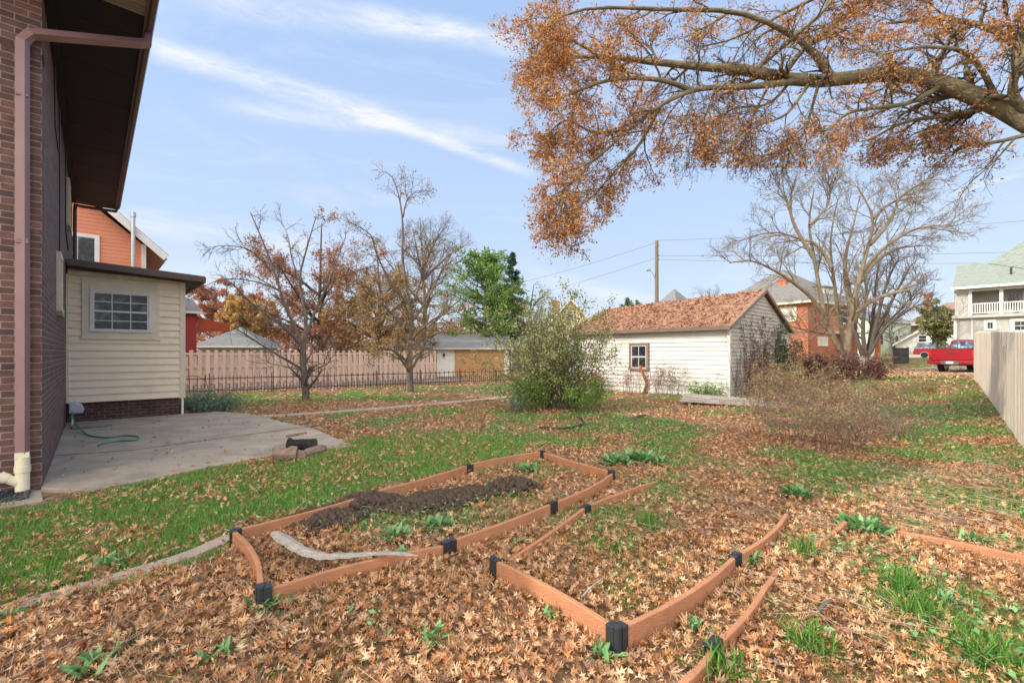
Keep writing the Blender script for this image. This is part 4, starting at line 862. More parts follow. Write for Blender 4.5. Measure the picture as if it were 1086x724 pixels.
# weathered plank over the bed
def Pz(px, py, z): Yd = FOC*(EYE-z)/(py-HY); return Vector(((px-HX)/FOC*Yd, Yd, z))
cl = [(290,567),(303,574),(320,583),(340,588),(360,588),(385,587),(412,586),(443,588)]
c0 = Pz(360, 588, .15); ctr = resample([tuple(Pz(x, y, z)-c0+Vector((0,0,z-.15))) for (x, y), z in zip(cl, (.17,.16,.15,.14,.14,.145,.15,.145))], 34)
rw = np.interp(np.linspace(0, 1, 34), [0, .08, .3, .45, .7, .93, 1], [.03, .062, .058, .052, .038, .026, .008])*(1+.16*np.sin(np.arange(34)*1.9)+.08*np.sin(np.arange(34)*4.3))
pl = MB().tube([tuple(p) for p in ctr], list(rw*.82), 7)
zc = np.repeat(ctr[:, 2], 7); pl.v = [(v[0], v[1], zc[q]+(v[2]-zc[q])*.5) for q, v in enumerate(pl.v)]
o = pl.build('driftwood_branch', M('driftwood_grey', (.60, .56, .50), (.30, .27, .23), 7, .9, 1.0, 30, stretch=(2, 7, 7))); o.location = c0; tag(o, 'bent silver grey weathered limb of wood lying across the left raised bed', 'driftwood')

# small yard items
def item(mb, name, mat, loc, label, cat, smooth=False, bevel=0, rz=0, group=None):
    o = mb.build(name, MT[mat] if isinstance(mat, str) else mat, smooth=smooth, bevel=bevel); o.location = loc; o.rotation_euler[2] = rz; return tag(o, label, cat, group)
cg = G(2, 530); gr = empty('cellar_grate', G(38, 519), HROT, 'dark steel grating over the cellar well by the downspout', 'grate')
MB().box(-.9, -.03, -.50, -.46, .01, .055).box(-.9, -.03, -.06, -.02, .01, .055).box(-.07, -.03, -.46, -.06, .01, .055).build('grate_frame', MT['grate'], gr)
mb = MB()
for q in range(22): mb.box(-.9+q*.038, -.893+q*.038, -.46, -.06, .015, .05)
for q in range(11): mb.box(-.9, -.07, -.452+q*.037, -.446+q*.037, .02, .045)
mb.build('grate_bars', MT['grate'], gr); MB().box(-.9, -.03, -.5, -.02, -.1, .008).build('well_floor', MT['soil'], gr)
flat('walkway', [H(-2.2, -.9), H(.05, -.62), H(.0, -.02), H(-2.2, -.02)], MT['concrete'], -.08, .012)
cp = H(.07, 6.0)
hb = empty('hose_box', (cp.x, cp.y, 0), HROT, 'rounded pale grey hose box on the brown brick wall beside the annex', 'hose box')
MB().extr([(0, .32), (.22, .32), (.24, .40), (.2, .5), (.1, .56), (0, .56)], 'y', -.12, .12).build('hood', M('box_grey', (.5, .53, .57), (.42, .45, .5), 4, .4, .03), hb, bevel=.02)
MB().box(.04, .07, -.02, .02, .0, .32).build('riser', MT['pvc_white'], hb)
hp = [cp+Vector((.16,-.1,.36)), G(80,457)+Vector((0,0,.18)), G(92,464)+Vector((0,0,.07)), G(112,467)+Vector((0,0,.06)), G(132,465)+Vector((0,0,.06)), G(146,466)+Vector((0,0,.06)), G(143,470)+Vector((0,0,.06)), G(125,471)+Vector((0,0,.06)), G(108,474)+Vector((0,0,.06)), G(104,476)+Vector((0,0,.058))]
mb = MB().tube(resample(hp, 70), .013, 8); o = mb.build('garden_hose', MT['hose'], smooth=True); tag(o, 'green garden hose curling from the hose box onto the patio', 'hose')
ss = H(.42, 5.55); item(MB().prism([(-.3,-.28),(.34,-.24),(.36,.22),(-.28,.25)], .046, .12), 'stone_slab', 'stone', (ss.x, ss.y, 0), 'grey stone slab on the patio at the foot of the annex', 'slab', bevel=.02, rz=HROT)
# charred logs at patio edge
def rough_log(name, a, b, r, mat, label, seed, cat='log', group=None):
    rng = random.Random(seed); a, b = Vector(a), Vector(b); mb = MB(); pts = [a.lerp(b, t/5)+Vector((rng.uniform(-.01,.01), rng.uniform(-.01,.01), rng.uniform(-.008,.008))) for t in range(6)]
    mb.tube([p-a for p in pts], [r*rng.uniform(.7, 1.2) for _ in range(6)], 9); o = item(mb, name, mat, a, label, cat, bevel=.008, group=group); return o
ch = M('charcoal', (.035, .032, .03), (.012, .011, .011), 14, .8, 1.0, 30); lw = M('split_log', (.30, .22, .16), (.13, .09, .07), 9, .9, 1.0, 22, stain=(.07, .05, .045))
rough_log('log', G(290, 488)+Vector((0,0,.09)), G(314, 487)+Vector((0,0,.08)), .14, lw, 'pale broken log at the left of the little log heap by the patio', 2, group='charred logs at the patio edge')
rough_log('log', G(306, 484)+Vector((0,0,.20)), G(334, 480)+Vector((0,0,.12)), .10, ch, 'black charred log on top of the little log heap', 4, group='charred logs at the patio edge')
rough_log('log', G(318, 488)+Vector((0,0,.06)), G(343, 479)+Vector((0,0,.05)), .085, lw, 'brown log at the right of the little log heap', 6, group='charred logs at the patio edge')
rough_log('bark_chunk', G(304, 466)+Vector((0,0,.06)), G(325, 462)+Vector((0,0,.06)), .035, lw, 'small dark bark chunk lying alone on the far edge of the patio', 8, cat='bark')
# boards lying by the garage
Pa, Pb = Vector((5.1, 13.75, 0)), Vector((7.45, 12.65, 0)); dd = (Pb-Pa).normalized(); nn = Vector((-dd.y, dd.x, 0)); z0 = float(ground_z(6, 13.2))
pk = empty('wood_deck', (Pa.x, Pa.y, z0), math.atan2(dd.y, dd.x), 'grey weathered boards nailed as a flat platform lying before the garage corner', 'platform')
for q in range(6): MB().add(*(lambda y0, w_, dz: ([(-.05+.06*(q%2), y0, .09+y0*.10+dz), (2.75-.19*(q%3), y0, .03+y0*.07+dz), (2.75-.19*(q%3), y0+w_, .03+y0*.07+dz), (-.05+.06*(q%2), y0+w_, .09+y0*.10+dz), (-.05+.06*(q%2), y0, .13+y0*.10+dz), (2.75-.19*(q%3), y0, .07+y0*.07+dz), (2.75-.19*(q%3), y0+w_, .07+y0*.07+dz), (-.05+.06*(q%2), y0+w_, .13+y0*.10+dz)], [(0,3,2,1),(4,5,6,7),(0,1,5,4),(1,2,6,5),(2,3,7,6),(3,0,4,7)]))(q*.23, .21, .014*math.sin(q*2.3))).build('board', MT['greywood'], pk)
for x in (.2, 1.2, 2.2): MB().box(x, x+.08, .02, 1.3, -.08, .085-x*.022).build('batten', MT['greywood'], pk)
# black edging beside the shrub
ed = [G(*p)+Vector((0,0,.04)) for p in ((572,455),(590,456),(606,455),(617,452),(618,447),(612,444))]
tag(MB().tube(resample(ed, 30), .025, 6).build('bed_edging', MT['rope'], smooth=True), 'black plastic edging curved on the ground below the leafy shrub', 'edging')
tag(MB().tube(resample([G(666,448)+Vector((0,0,.05)), G(676,444)+Vector((0,0,.06)), G(684,442)+Vector((0,0,.05))], 10), .03, 6).build('fallen_branch', MT['bark'], smooth=True), 'short grey branch lying on the lawn before the garage', 'branch')
tag(MB().tube(resample([G(868,656)+Vector((0,0,.05)), G(876,649)+Vector((0,0,.06)), G(882,645)+Vector((0,0,.05))], 10), .012, 6).build('fallen_branch', MT['bark'], smooth=True), 'short bare stick among the leaves of the right raised bed', 'branch')
tag(MB().tube(resample([G(618,640)+Vector((0,0,.05)), G(628,634)+Vector((0,0,.08)), G(640,622)+Vector((0,0,.06))], 10), .007, 6).build('fallen_branch', MT['straw_'] if 'straw_' in MT else MT['greywood'], smooth=True), 'thin pale stick lying in the middle raised bed', 'branch')

# ------------------------------------------------------------------ pickup and car
tz = float(ground_z(24, 26.2))
tk = empty('pickup_truck', (24.05, 26.3, tz), R(-65), 'red pickup truck seen from behind, parked past the end of the plank fence', 'pickup truck')
def arch(cy, r, n=10): return [(cy-r*math.cos(math.pi*t/n)*1.0, .42+r*math.sin(math.pi*t/n)) for t in range(n+1)]
prof = [(.06, .5), (.75, .45)]+arch(1.25, .44)+[(3.9, .42)]+arch(4.75, .44)+[(5.6, .45), (5.68, .8), (5.5, 1.08), (4.3, 1.16), (4.2, 1.16), (1.98, 1.16), (1.98, .95), (.06, .95)]
prof = [(y, z) for y, z in prof]
MB().extr(prof, 'x', .0, 2.0).build('body', MT['redcar'], tk, bevel=.02)
MB().box(0, .11, .06, 1.97, .94, 1.36).box(1.89, 2.0, .06, 1.97, .94, 1.36).box(.11, 1.89, 1.9, 1.97, .94, 1.36).build('bed_side', MT['redcar'], tk, bevel=.02)
MB().box(.02, 1.98, .07, 1.96, 1.361, 1.385).box(.12, 1.88, .12, 1.9, 1.386, 1.40).build('bed_cover', MT['bracket'], tk)
tg = MB().box(.14, 1.86, .0, .06, .74, 1.35).box(.3, 1.7, -.012, .0, 1.0, 1.28).box(.14, 1.86, -.02, .0, 1.3, 1.355).build('tailgate', MT['redcar'], tk, bevel=.008)
MB().box(.88, 1.12, -.03, -.013, 1.12, 1.2).build('handle', MT['bracket'], tg)
for x0, x1 in ((.0, .135), (1.865, 2.0)): MB().box(x0, x1, -.01, .055, .86, 1.3).build('tail_light', MT['taillight'], tk, bevel=.01)
MB().box(-.01, 2.01, -.14, .05, .52, .70).build('bumper', MT['redcar'], tk, bevel=.03)
MB().box(.62, 1.38, -.155, -.14, .5, .68).build('bumper_step', MT['chrome'], tk); MB().box(.84, 1.16, -.165, -.156, .54, .66).build('licence_plate', MT['plate'], tk)
MB().tube([(1.0, -.12, .42), (1.0, -.25, .42)], .03, 8).build('hitch', MT['bracket'], tk)
cab = [(1.98, 1.14), (2.22, 1.83), (2.5, 1.92), (3.5, 1.9), (4.3, 1.2), (4.3, 1.14)]
mb = MB(); nC = len(cab); ins = lambda z: .0 if z < 1.3 else (.16 if z > 1.8 else .1)
mb.add([(ins(z), y, z) for y, z in cab]+[(2-ins(z), y, z) for y, z in cab], [tuple(range(nC)), tuple(range(nC, 2*nC))[::-1]]+[(i, (i+1) % nC, nC+(i+1) % nC, nC+i) for i in range(nC)]); mb.build('cab', MT['redcar'], tk, bevel=.03)
MB().add([(.22, 2.02, 1.30), (1.78, 2.02, 1.30), (1.7, 2.195, 1.80), (.3, 2.195, 1.80), (.22, 2.0, 1.30), (1.78, 2.0, 1.30), (1.7, 2.17, 1.80), (.3, 2.17, 1.80)], [(0,1,2,3),(7,6,5,4),(0,4,5,1),(1,5,6,2),(2,6,7,3),(3,7,4,0)]).build('rear_window', MT['glass_b'], tk)
for sx in (0, 1):
    f = (lambda x: x) if sx == 0 else (lambda x: 2-x)
    MB().add([(f(.0), 2.3, 1.25), (f(.0), 3.95, 1.25), (f(.13), 3.45, 1.8), (f(.13), 2.4, 1.8), (f(-.02), 2.3, 1.25), (f(-.02), 3.95, 1.25), (f(.11), 3.45, 1.8), (f(.11), 2.4, 1.8)], [(0,1,2,3),(7,6,5,4),(0,4,5,1),(1,5,6,2),(2,6,7,3),(3,7,4,0)]).build('side_window', MT['glass_b'], tk)
def wheel(par, x, y, r, wdt, nm='wheel'):
    wv = MB().tube([(x, y, r), (x+wdt*.1, y, r), (x+wdt*.9, y, r), (x+wdt, y, r)], [r*.93, r, r, r*.93], 26).build(nm, MT['rubber'], par, smooth=False)
    MB().tube([(x-.005, y, r), (x+wdt+.005, y, r)], r*.6, 18).build('rim', MT['chrome'], wv); return wv
for x in (.04, 1.70):
    for y in (1.25, 4.75): wheel(tk, x, y, .39, .26)
cz = float(ground_z(45, 50)); cr = empty('parked_car', (43.7, 49.6, cz), R(-42), 'dark red estate car with blue tinted windows parked beyond the black gate', 'car')
prof = [(0, .35), (.55, .32)]+[(.9-.36*math.cos(math.pi*t/8), .32+.36*math.sin(math.pi*t/8)) for t in range(9)]+[(3.3-.36*math.cos(math.pi*t/8), .32+.36*math.sin(math.pi*t/8)) for t in range(9)]+[(4.3, .35), (4.35, .9), (3.4, 1.0), (.1, 1.0), (-.02, .7)]
MB().extr(prof, 'y', 0, 1.8).build('body', M('maroon_paint', (.28, .03, .04), (.25, .028, .035), 2, .25, 0), cr, bevel=.03)
MB().add([(.1,.1,1.0),(3.45,.1,1.0),(2.7,.25,1.55),(.35,.25,1.6),(.1,1.7,1.0),(3.45,1.7,1.0),(2.7,1.55,1.55),(.35,1.55,1.6)], [(0,1,2,3),(7,6,5,4),(0,4,5,1),(1,5,6,2),(2,6,7,3),(3,7,4,0)]).build('window_band', MT['glass_b'], cr)
MB().box(.4, 2.65, .27, 1.53, 1.575, 1.63).build('roof_panel', MT['roof_slate'], cr)
for x in (.9, 3.3):
    for y in (-.02, 1.6): MB().tube([(x, y, .31), (x, y+.22, .31)], .31, 20).build('wheel', MT['rubber'], cr)
MB().box(-.03, .02, .1, .4, .7, .9).build('headlight', MT['plate'], cr); MB().box(-.03, .02, 1.4, 1.7, .7, .9).build('headlight', MT['plate'], cr)

# ------------------------------------------------------------------ utility pole, lamp and wires
pb = Vector((14.3, 45, 0)); pz = float(ground_z(14.3, 45))
up = empty('utility_pole', (pb.x, pb.y, pz), R(20), 'tall wooden utility pole rising behind the old garage', 'pole')
MB().tube([(0,0,-.3), (0,0,6), (0,0,12.7-pz)], [.21, .19, .16], 12).build('shaft', MT['pole'], up)
for z, a in ((12.2-pz, .12), (11.2-pz, .14), (10.8-pz, .14)): MB().tube([(.1,0,z), (.1+a,0,z), (.1+a,0,z+.12)], .03, 6).build('insulator', MT['bracket'], up)
sl2 = empty('street_lamp', (pb.x-.16, pb.y-.05, pz+8.3), R(15), 'grey street lamp on a short curved arm fixed to the utility pole', 'lamp')
MB().tube(resample([(0,0,0), (-.1,0,.35), (-.35,0,.75), (-.6,0,.95)], 14), .035, 6).build('arm', MT['chrome'], sl2); MB().extr([(-.95, .93), (-.9, 1.03), (-.6, 1.06), (-.5, .97), (-.6, .88), (-.85, .85)], 'y', -.12, .12).build('lamp_head', M('lamp_grey', (.3, .31, .33), (.24, .25, .27), 3, .5, 0), sl2)
pole2 = P(657, 306, 52)
def wire(a, b, sag, lab, r=.012):
    a, b = Vector(a), Vector(b); pts = [a.lerp(b, t/24)-Vector((0,0,sag*4*(t/24)*(1-t/24))) for t in range(25)]
    tag(MB().tube(pts, r, 4).build('utility_wire', MT['bracket']), lab, 'wire', 'utility wires running from the pole')
wire(P(697,257,45), P(440,318,75), 1.0, 'upper wire running left from the utility pole across the sky')
wire(P(697,273,45), P(470,330,75), .8, 'lower wire running left from the utility pole')
wire(P(697,255,45), P(1190,226,42), .3, 'highest wire running right from the utility pole over the big maple'); wire(P(697,271,45), P(1190,263,42), .3, 'middle wire running right from the utility pole toward the grey house'); wire(P(697,275,45), P(1190,277,42), .3, 'lowest wire running right from the utility pole toward the grey house')

# ------------------------------------------------------------------ trees
def tree(name, label, cat, base, mains, levels, bark, leafspec=None, seed=1, group=None, twig_from=2, zdepth=0.0, extra=None):
    """mains: list of (points, r0, r1) in world; levels: dicts for spawn/extend; trunk = mains + first levels, crown = twigs + leaves"""
    rng = np.random.default_rng(seed); base = Vector(base)
    o = empty(name, base, 0, label, cat, group); off = np.array(base)
    S = 16; pts = []; rad = []
    for p, r0, r1 in mains: pts.append(resample(p, S)); rad.append(np.linspace(r0, r1, S))
    pts = np.array(pts); rad = np.array(rad); 
    wob = rng.normal(0, 1, (len(pts), S, 3)); wob = (wob+np.roll(wob, 1, 1)+np.roll(wob, 2, 1))/3
    pts = pts+wob*(rad[..., None]*.22)
    lv = [(pts, rad, 12)]
    for l in levels:
        pp, rr, _ = lv[l.get('src', -1)]
        p, d, Ln, r = spawn(pp, rr, l['m'], l.get('t0', .25), l.get('t1', 1), l.get('ang', .8), l.get('lenf', .5), l.get('radf', .55), rng, l.get('len'), l.get('up', 0), l.get('var', .35))
        r = np.maximum(r, l.get('rmin', .003)); a, b = extend(p, d, Ln, r, l.get('S', 5), l.get('wig', .16), l.get('trop', 0), rng, l.get('tip', .3)); lv.append((a, b, l.get('sides', 4)))
    T = merge([tubes(a-off, b, s) for a, b, s in lv[:twig_from]]); arrmesh('trunk', *T, MT[bark], o, smooth=True)
    if len(lv) > twig_from: arrmesh('twigs', *merge([tubes(a-off, b, s) for a, b, s in lv[twig_from:]]), MT[leafspec.get('twig', bark) if leafspec else bark], o)
    if leafspec and leafspec.get('per'):
        L_ = [leaves_on(lv[i][0]-off, leafspec['per'] if i == len(lv)-1 else leafspec.get('per2', 0) or 1, leafspec['size'], leafspec.get('tpl', LSIM), rng, leafspec.get('spread', .08), drop=leafspec.get('drop')) for i in ([len(lv)-1] + ([len(lv)-2] if leafspec.get('per2') else []))]
        arrmesh('crown', *merge(L_), LM[leafspec['mat']], o)
    return o
def PL(l, Z0, Z1=None, sc=1, ox=0, oy=0):
    Z1 = Z0 if Z1 is None else Z1; n = len(l)
    return [tuple(P(ox+x/sc, oy+y/sc, Z0+(Z1-Z0)*i/(n-1))) for i, (x, y) in enumerate(l)]
# bare young tree (left)
def q3(l, z1): return PL(l, 15.9, z1, 2.786, 180, 180)
tree('bare_tree', 'bare young tree with spreading grey limbs nearest the cream annex', 'tree', G(325.5, 424), [
  (q3([(404,684),(400,640),(397,590),(396,530)], 15.9), .125, .10), (q3([(396,530),(402,450),(385,330),(400,250),(432,140)], 16.4), .075, .015),
  (q3([(392,525),(372,470),(340,400),(305,290),(270,200),(237,125)], 15.2), .07, .012), (q3([(390,520),(350,475),(250,400),(180,332)], 15.0), .06, .02),
  (q3([(398,592),(360,570),(290,530),(230,490),(180,462)], 14.6), .05, .012), (q3([(398,592),(350,583),(300,572),(290,568)], 16.8), .03, .012),
  (q3([(402,606),(430,590),(470,570),(465,540)], 15.4), .03, .008), (q3([(398,500),(430,420),(470,330),(500,250),(520,200)], 17.2), .05, .01), (q3([(300,300),(240,240),(180,225),(120,228)], 14.6), .03, .006), (q3([(330,360),(250,330),(150,325),(60,370)], 14.8), .03, .006),
  (q3([(385,330),(360,260),(350,200),(330,150)], 16.8), .03, .006)],
  [dict(m=9, t0=.2, ang=.8, len=1.0, rmin=.011, wig=.12, trop=.05, S=6), dict(m=5, t0=.2, ang=.7, len=.5, rmin=.007, S=4, sides=3), dict(m=3, t0=.2, ang=.7, len=.22, rmin=.005, S=3, sides=3)], 'bark', dict(per=1, size=.06, tpl=LSIM, mat='rust', twig='bark', drop=lambda p: RNG.uniform(size=len(p)) < .12), 5)
# pear tree with sparse olive leaves
def q4(l, z1): return PL(l, 19.1, z1, 2.783, 360, 180)
tree('pear_tree', 'tall pear tree with sparse olive brown leaves standing before the end of the tan fence', 'tree', G(434.7, 415.4), [
  (q4([(207,655),(207,600),(207,530),(212,460),(205,400)], 19.1), .15, .09), (q4([(205,400),(195,330),(185,250),(188,180),(180,100),(160,30),(135,5)], 18.8), .07, .012),
  (q4([(188,140),(200,90),(228,62)], 18.6), .03, .01), (q4([(207,600),(190,570),(160,535),(120,525)], 17.8), .06, .03), (q4([(210,590),(235,550),(260,500),(310,475)], 20), .06, .025), (q4([(207,530),(170,500),(120,520)], 20.4), .05, .02),
  (q4([(210,480),(150,420),(90,360),(50,330)], 18), .06, .015), (q4([(212,450),(260,380),(300,300),(320,250)], 20.4), .06, .015), (q4([(205,400),(150,330),(110,250),(90,190),(20,150)], 17.4), .05, .012), (q4([(208,420),(240,330),(250,240),(270,210)], 19.6), .05, .012), (q4([(212,500),(280,440),(340,420)], 18.2), .05, .012), (q4([(205,460),(130,440),(60,440),(20,460)], 18.6), .04, .01)],
  [dict(m=7, t0=.25, ang=.8, len=1.1, rmin=.012, wig=.14, trop=.03, S=6), dict(m=5, t0=.2, ang=.7, len=.7, rmin=.008, S=4, sides=3), dict(m=3, t0=.2, ang=.7, len=.35, rmin=.006, S=3, sides=3)], 'bark',
  dict(per=9, size=.095, tpl=LSIM, mat='olive', twig='bark', spread=.07, drop=lambda p: RNG.uniform(size=len(p)) < np.clip(.9-(p[:, 2]-2.5)*.16, .15, .85)), 6)
# big pale maple, bare
mz = 26.5
def q7(l, z1, z0=None): return PL(l, z0 or mz, z1, 2.896, 760, 170)
mbp = Vector((P(899, 390, mz).x, mz, float(ground_z(20, mz))))
tree('bare_maple', 'large pale barked maple with many bare stems right of the old garage', 'tree', mbp, [
  (q7([(415,650),(398,600),(350,530),(325,440),(300,300),(285,190),(300,90)], 27.5), .2, .03), (q7([(412,650),(400,590),(380,500),(362,380),(350,250),(370,130)], 29), .19, .025),
  (q7([(416,650),(405,590),(412,500),(430,400),(462,280),(480,180),(432,80)], 25), .22, .025), (q7([(325,470),(290,420),(240,380),(180,340),(110,310),(40,315)], 25), .13, .025),
  (q7([(415,500),(440,460),(480,430),(540,408),(592,398)], 25.5), .14, .08), (q7([(445,350),(500,280),(580,225),(640,205),(720,198)], 24.5), .12, .02), (q7([(440,370),(490,310),(560,270),(650,262)], 29), .15, .02),
  (q7([(350,535),(310,528),(240,514)], 24.5), .09, .03), (q7([(355,330),(310,260),(250,240),(180,222),(100,235)], 28), .12, .02), (q7([(420,470),(400,380),(395,300),(420,200),(440,110)], 29), .16, .02), (q7([(470,260),(530,190),(560,120),(600,85)], 26.5), .12, .02), (q7([(300,300),(240,200),(220,130),(200,100)], 26.5), .12, .02), (q7([(480,180),(540,130),(640,110)], 28), .1, .02), (q7([(285,200),(340,140),(350,85)], 26.5), .09, .02)],
  [dict(m=9, t0=.3, ang=.7, len=2.5, rmin=.03, wig=.11, trop=.04, S=6), dict(m=6, t0=.2, ang=.65, len=1.35, rmin=.017, S=4, sides=3), dict(m=5, t0=.2, ang=.6, len=.75, rmin=.010, S=4, sides=3), dict(m=2, t0=.2, ang=.6, len=.4, rmin=.008, S=2, sides=3)], 'bark_l', dict(per=1, size=.11, mat='rust', twig='bark_l', drop=lambda p: RNG.uniform(size=len(p)) < .05), 7)
# darker multi-stem tree behind
def q7b(l, z1): return PL(l, 33, z1, 2.896, 760, 170)
b0 = Vector((P(919, 380, 33).x, 33, float(ground_z(26, 33))))
tree('multi_stem_tree', 'dark bare multi-stemmed tree just right of the pale maple', 'tree', b0, [
  (q7b([(460,625),(455,590),(450,500),(460,400),(440,330)], 33), .2, .03), (q7b([(460,625),(465,590),(480,480),(490,380),(500,300)], 34), .2, .03), (q7b([(462,625),(470,590),(510,520),(560,480),(620,445),(660,440)], 32.5), .19, .03),
  (q7b([(462,620),(475,560),(530,450),(570,370),(600,320)], 34), .18, .03), (q7b([(458,620),(430,540),(420,450),(405,360)], 34), .17, .03), (q7b([(470,590),(500,460),(530,360),(560,300)], 32), .16, .03), (q7b([(500,530),(570,450),(640,380)], 33), .1, .02)],
  [dict(m=9, t0=.35, ang=.6, len=2.0, rmin=.03, wig=.12, trop=.08, S=5), dict(m=6, t0=.2, ang=.6, len=1.1, rmin=.018, S=4, sides=3), dict(m=4, t0=.2, ang=.6, len=.6, rmin=.012, S=3, sides=3)], 'bark_d', None, 9)
# overhanging oak limb
oz = 8.0
def lim(l, za, zb): return PL(l, za, zb)
ob = Vector((13.0, 7.2, 0)); og = float(ground_z(13, 7.2)); ob.z = og
mains = [([(13.0,7.2,og-.3), (13.0,7.2,2.0), (12.9,7.25,4.0), (13.1,7.3,6.5), (13.4,7.5,10), (13.2,7.6,13)], .55, .25),
  ([(12.95,7.25,3.3)]+[tuple(P(x, y, z)) for x, y, z in ((1150,163,7.6),(1086,128,7.8),(1040,106,8),(1000,88,8.1),(955,78,8.2),(900,83,8.3),(850,86,8.4),(800,76,8.5),(770,71,8.6))], .17, .088),
  (lim([(790,74),(740,71),(690,66),(640,60),(595,62),(565,70)], 8.6, 9.4), .085, .015),
  (lim([(850,86),(800,92),(760,92),(735,96),(700,112),(665,140),(630,170),(600,182)], 8.4, 8.0), .06, .015),
  (lim([(830,80),(850,55),(880,30),(920,5),(960,-30)], 8.4, 9.2), .055, .03), (lim([(800,76),(835,45),(870,15),(900,-20)], 8.5, 7.6), .045, .02),
  (lim([(735,96),(700,85),(650,85),(610,98),(580,108)], 8.5, 7.6), .05, .012), (lim([(700,112),(680,150),(650,185),(622,215)], 8.4, 8.8), .04, .01),
  (lim([(880,80),(850,45),(790,15),(700,10),(620,10),(572,30)], 8.4, 7.4), .06, .012), (lim([(860,84),(835,120),(800,135),(770,160)], 8.4, 7.6), .03, .008), (lim([(840,84),(815,110),(780,115),(745,132)], 8.4, 9), .03, .008), (lim([(870,84),(858,125),(850,145),(835,165)], 8.3, 8.8), .03, .007), (lim([(760,90),(750,120),(735,140),(730,160)], 8.5, 8.0), .03, .007), (lim([(820,84),(800,120),(795,140),(800,160)], 8.4, 9.2), .025, .007),
  (lim([(1050,110),(1010,122),(960,130),(920,150)], 8, 8.8), .06, .012), (lim([(1000,90),(960,110),(900,120),(870,150)], 8.1, 7.4), .05, .012), (lim([(1095,110),(1086,60),(1060,35),(1000,20),(940,25)], 7.8, 8.8), .09, .02),
  (lim([(1090,125),(1075,95),(1086,60),(1120,10)], 7.8, 7.2), .08, .03), (lim([(1100,140),(1060,150),(1020,155),(1010,165)], 7.7, 8.6), .04, .01), (lim([(1060,110),(1030,60),(980,50),(930,60)], 8, 7.2), .05, .01),
  (lim([(900,-20),(840,10),(780,40),(740,50)], 9.2, 8.6), .04, .01), (lim([(960,-30),(900,-50),(780,-60),(670,-40),(600,-12)], 9.2, 8.2), .06, .012), (lim([(1120,10),(1050,-40),(980,-50),(900,-60)], 7.2, 8.4), .06, .012), (lim([(640,62),(600,40),(580,42),(562,52)], 9, 8.2), .03, .008),
  (lim([(665,138),(630,140),(600,128),(578,145)], 8.2, 8.8), .03, .008), (lim([(640,160),(610,190),(595,205),(605,225)], 8.1, 7.8), .025, .006)]
def thin(p):   # sparser toward the middle of the limb
    w_ = p+np.array(ob); px = HX+FOC*w_[:, 0]/np.maximum(w_[:, 1], 1)
    py = HY-FOC*(w_[:, 2]-EYE)/np.maximum(w_[:, 1], 1)
    k = np.where(px < 705, .95, np.where(px < 880, .42, .72)); k = np.where((px > 720) & (py > 178), k*.15, k); k = np.where((px > 720) & (py > 45) & (py < 125), k*.4, k); return RNG.uniform(size=len(p)) < k
tree('oak_tree', 'huge oak limb with rusty orange leaves reaching in from the right edge', 'tree', ob, mains,
  [dict(m=13, t0=.2, ang=.85, len=1.1, rmin=.010, wig=.17, trop=-.01, S=7, src=0), dict(m=8, t0=.15, ang=.8, len=.55, rmin=.005, wig=.22, S=5, trop=-.03, sides=3), dict(m=5, t0=.15, ang=.8, len=.25, rmin=.003, S=3, wig=.25, sides=3)], 'bark_o',
  dict(per=8, per2=4, size=.056, tpl=LSIM, mat='oak', twig='bark_d', spread=.045, drop=thin), 12)

# trees beyond the fence
def auto_tree(name, label, px, py_top, Yd, wpx, bark, leaf, nper, lsize, seed, tpl=LQ, group='trees beyond the tan fence', lift=.25, base=0, stems=5, m=(7,6,4)):
    x = (px-HX)/FOC*Yd; z0 = float(ground_z(x, Yd)); Ht = EYE+(HY-py_top)/FOC*Yd-z0; Wd = wpx/FOC*Yd/2; rng = np.random.default_rng(seed)
    b0 = Vector((x, Yd, z0)); mains = [([(x,Yd,z0-.2),(x,Yd,z0+Ht*.25),(x+rng.normal(0,.15),Yd,z0+Ht*.5),(x+rng.normal(0,.3),Yd,z0+Ht*.97)], Ht*.022, .03)]
    for k_ in range(stems*2):
        a = k_*2.4+rng.uniform(0,.6); t = lift+.5*k_/(stems*2); rr = Wd*rng.uniform(.75,1.05)*(1-.35*max(0, t-.45)/.5)
        mains.append(([(x,Yd,z0+Ht*t),(x+math.cos(a)*rr*.4,Yd+math.sin(a)*rr*.4,z0+Ht*(t+.1)),(x+math.cos(a)*rr,Yd+math.sin(a)*rr,z0+Ht*min(.93,(t+rng.uniform(.16,.3))))], Ht*.011, .02))
    sc = Ht/10
    return tree(name, label, 'tree', b0, mains, [dict(m=m[0], t0=.25, ang=.8, len=2.0*sc, rmin=.02, wig=.14, trop=.05, S=5), dict(m=m[1], t0=.2, ang=.7, len=1.0*sc, rmin=.012, S=4, sides=3), dict(m=m[2], t0=.2, ang=.7, len=.5*sc, rmin=.009, S=3, sides=3)], bark,
        dict(per=nper, size=lsize, tpl=tpl, mat=leaf, twig=bark, spread=.12*sc) if nper else None, seed, group)
auto_tree('rust_oak', 'broad rust leaved oak behind the tan fence, centred behind the bare young tree', 340, 232, 31, 150, 'bark_d', 'rust', 8, .17, 31, lift=.08, stems=7)
auto_tree('rust_oak', 'golden brown tree behind the tan fence just left of the pear tree', 402, 262, 29, 110, 'bark_d', 'olive', 7, .16, 37, lift=.1, stems=6)
auto_tree('pink_maple', 'pinkish orange tree behind the grey hipped garage roof', 238, 300, 44, 85, 'bark_d', 'pink', 12, .26, 32)
auto_tree('yellow_tree', 'small yellow leaved tree between the pinkish tree and the rust oak', 266, 316, 42, 50, 'bark_d', 'yellow', 10, .24, 33)
auto_tree('bare_crown_tree', 'grey bare crown rising behind the pear tree', 450, 226, 40, 90, 'bark', None, 0, .1, 34, m=(9,7,5), stems=6)
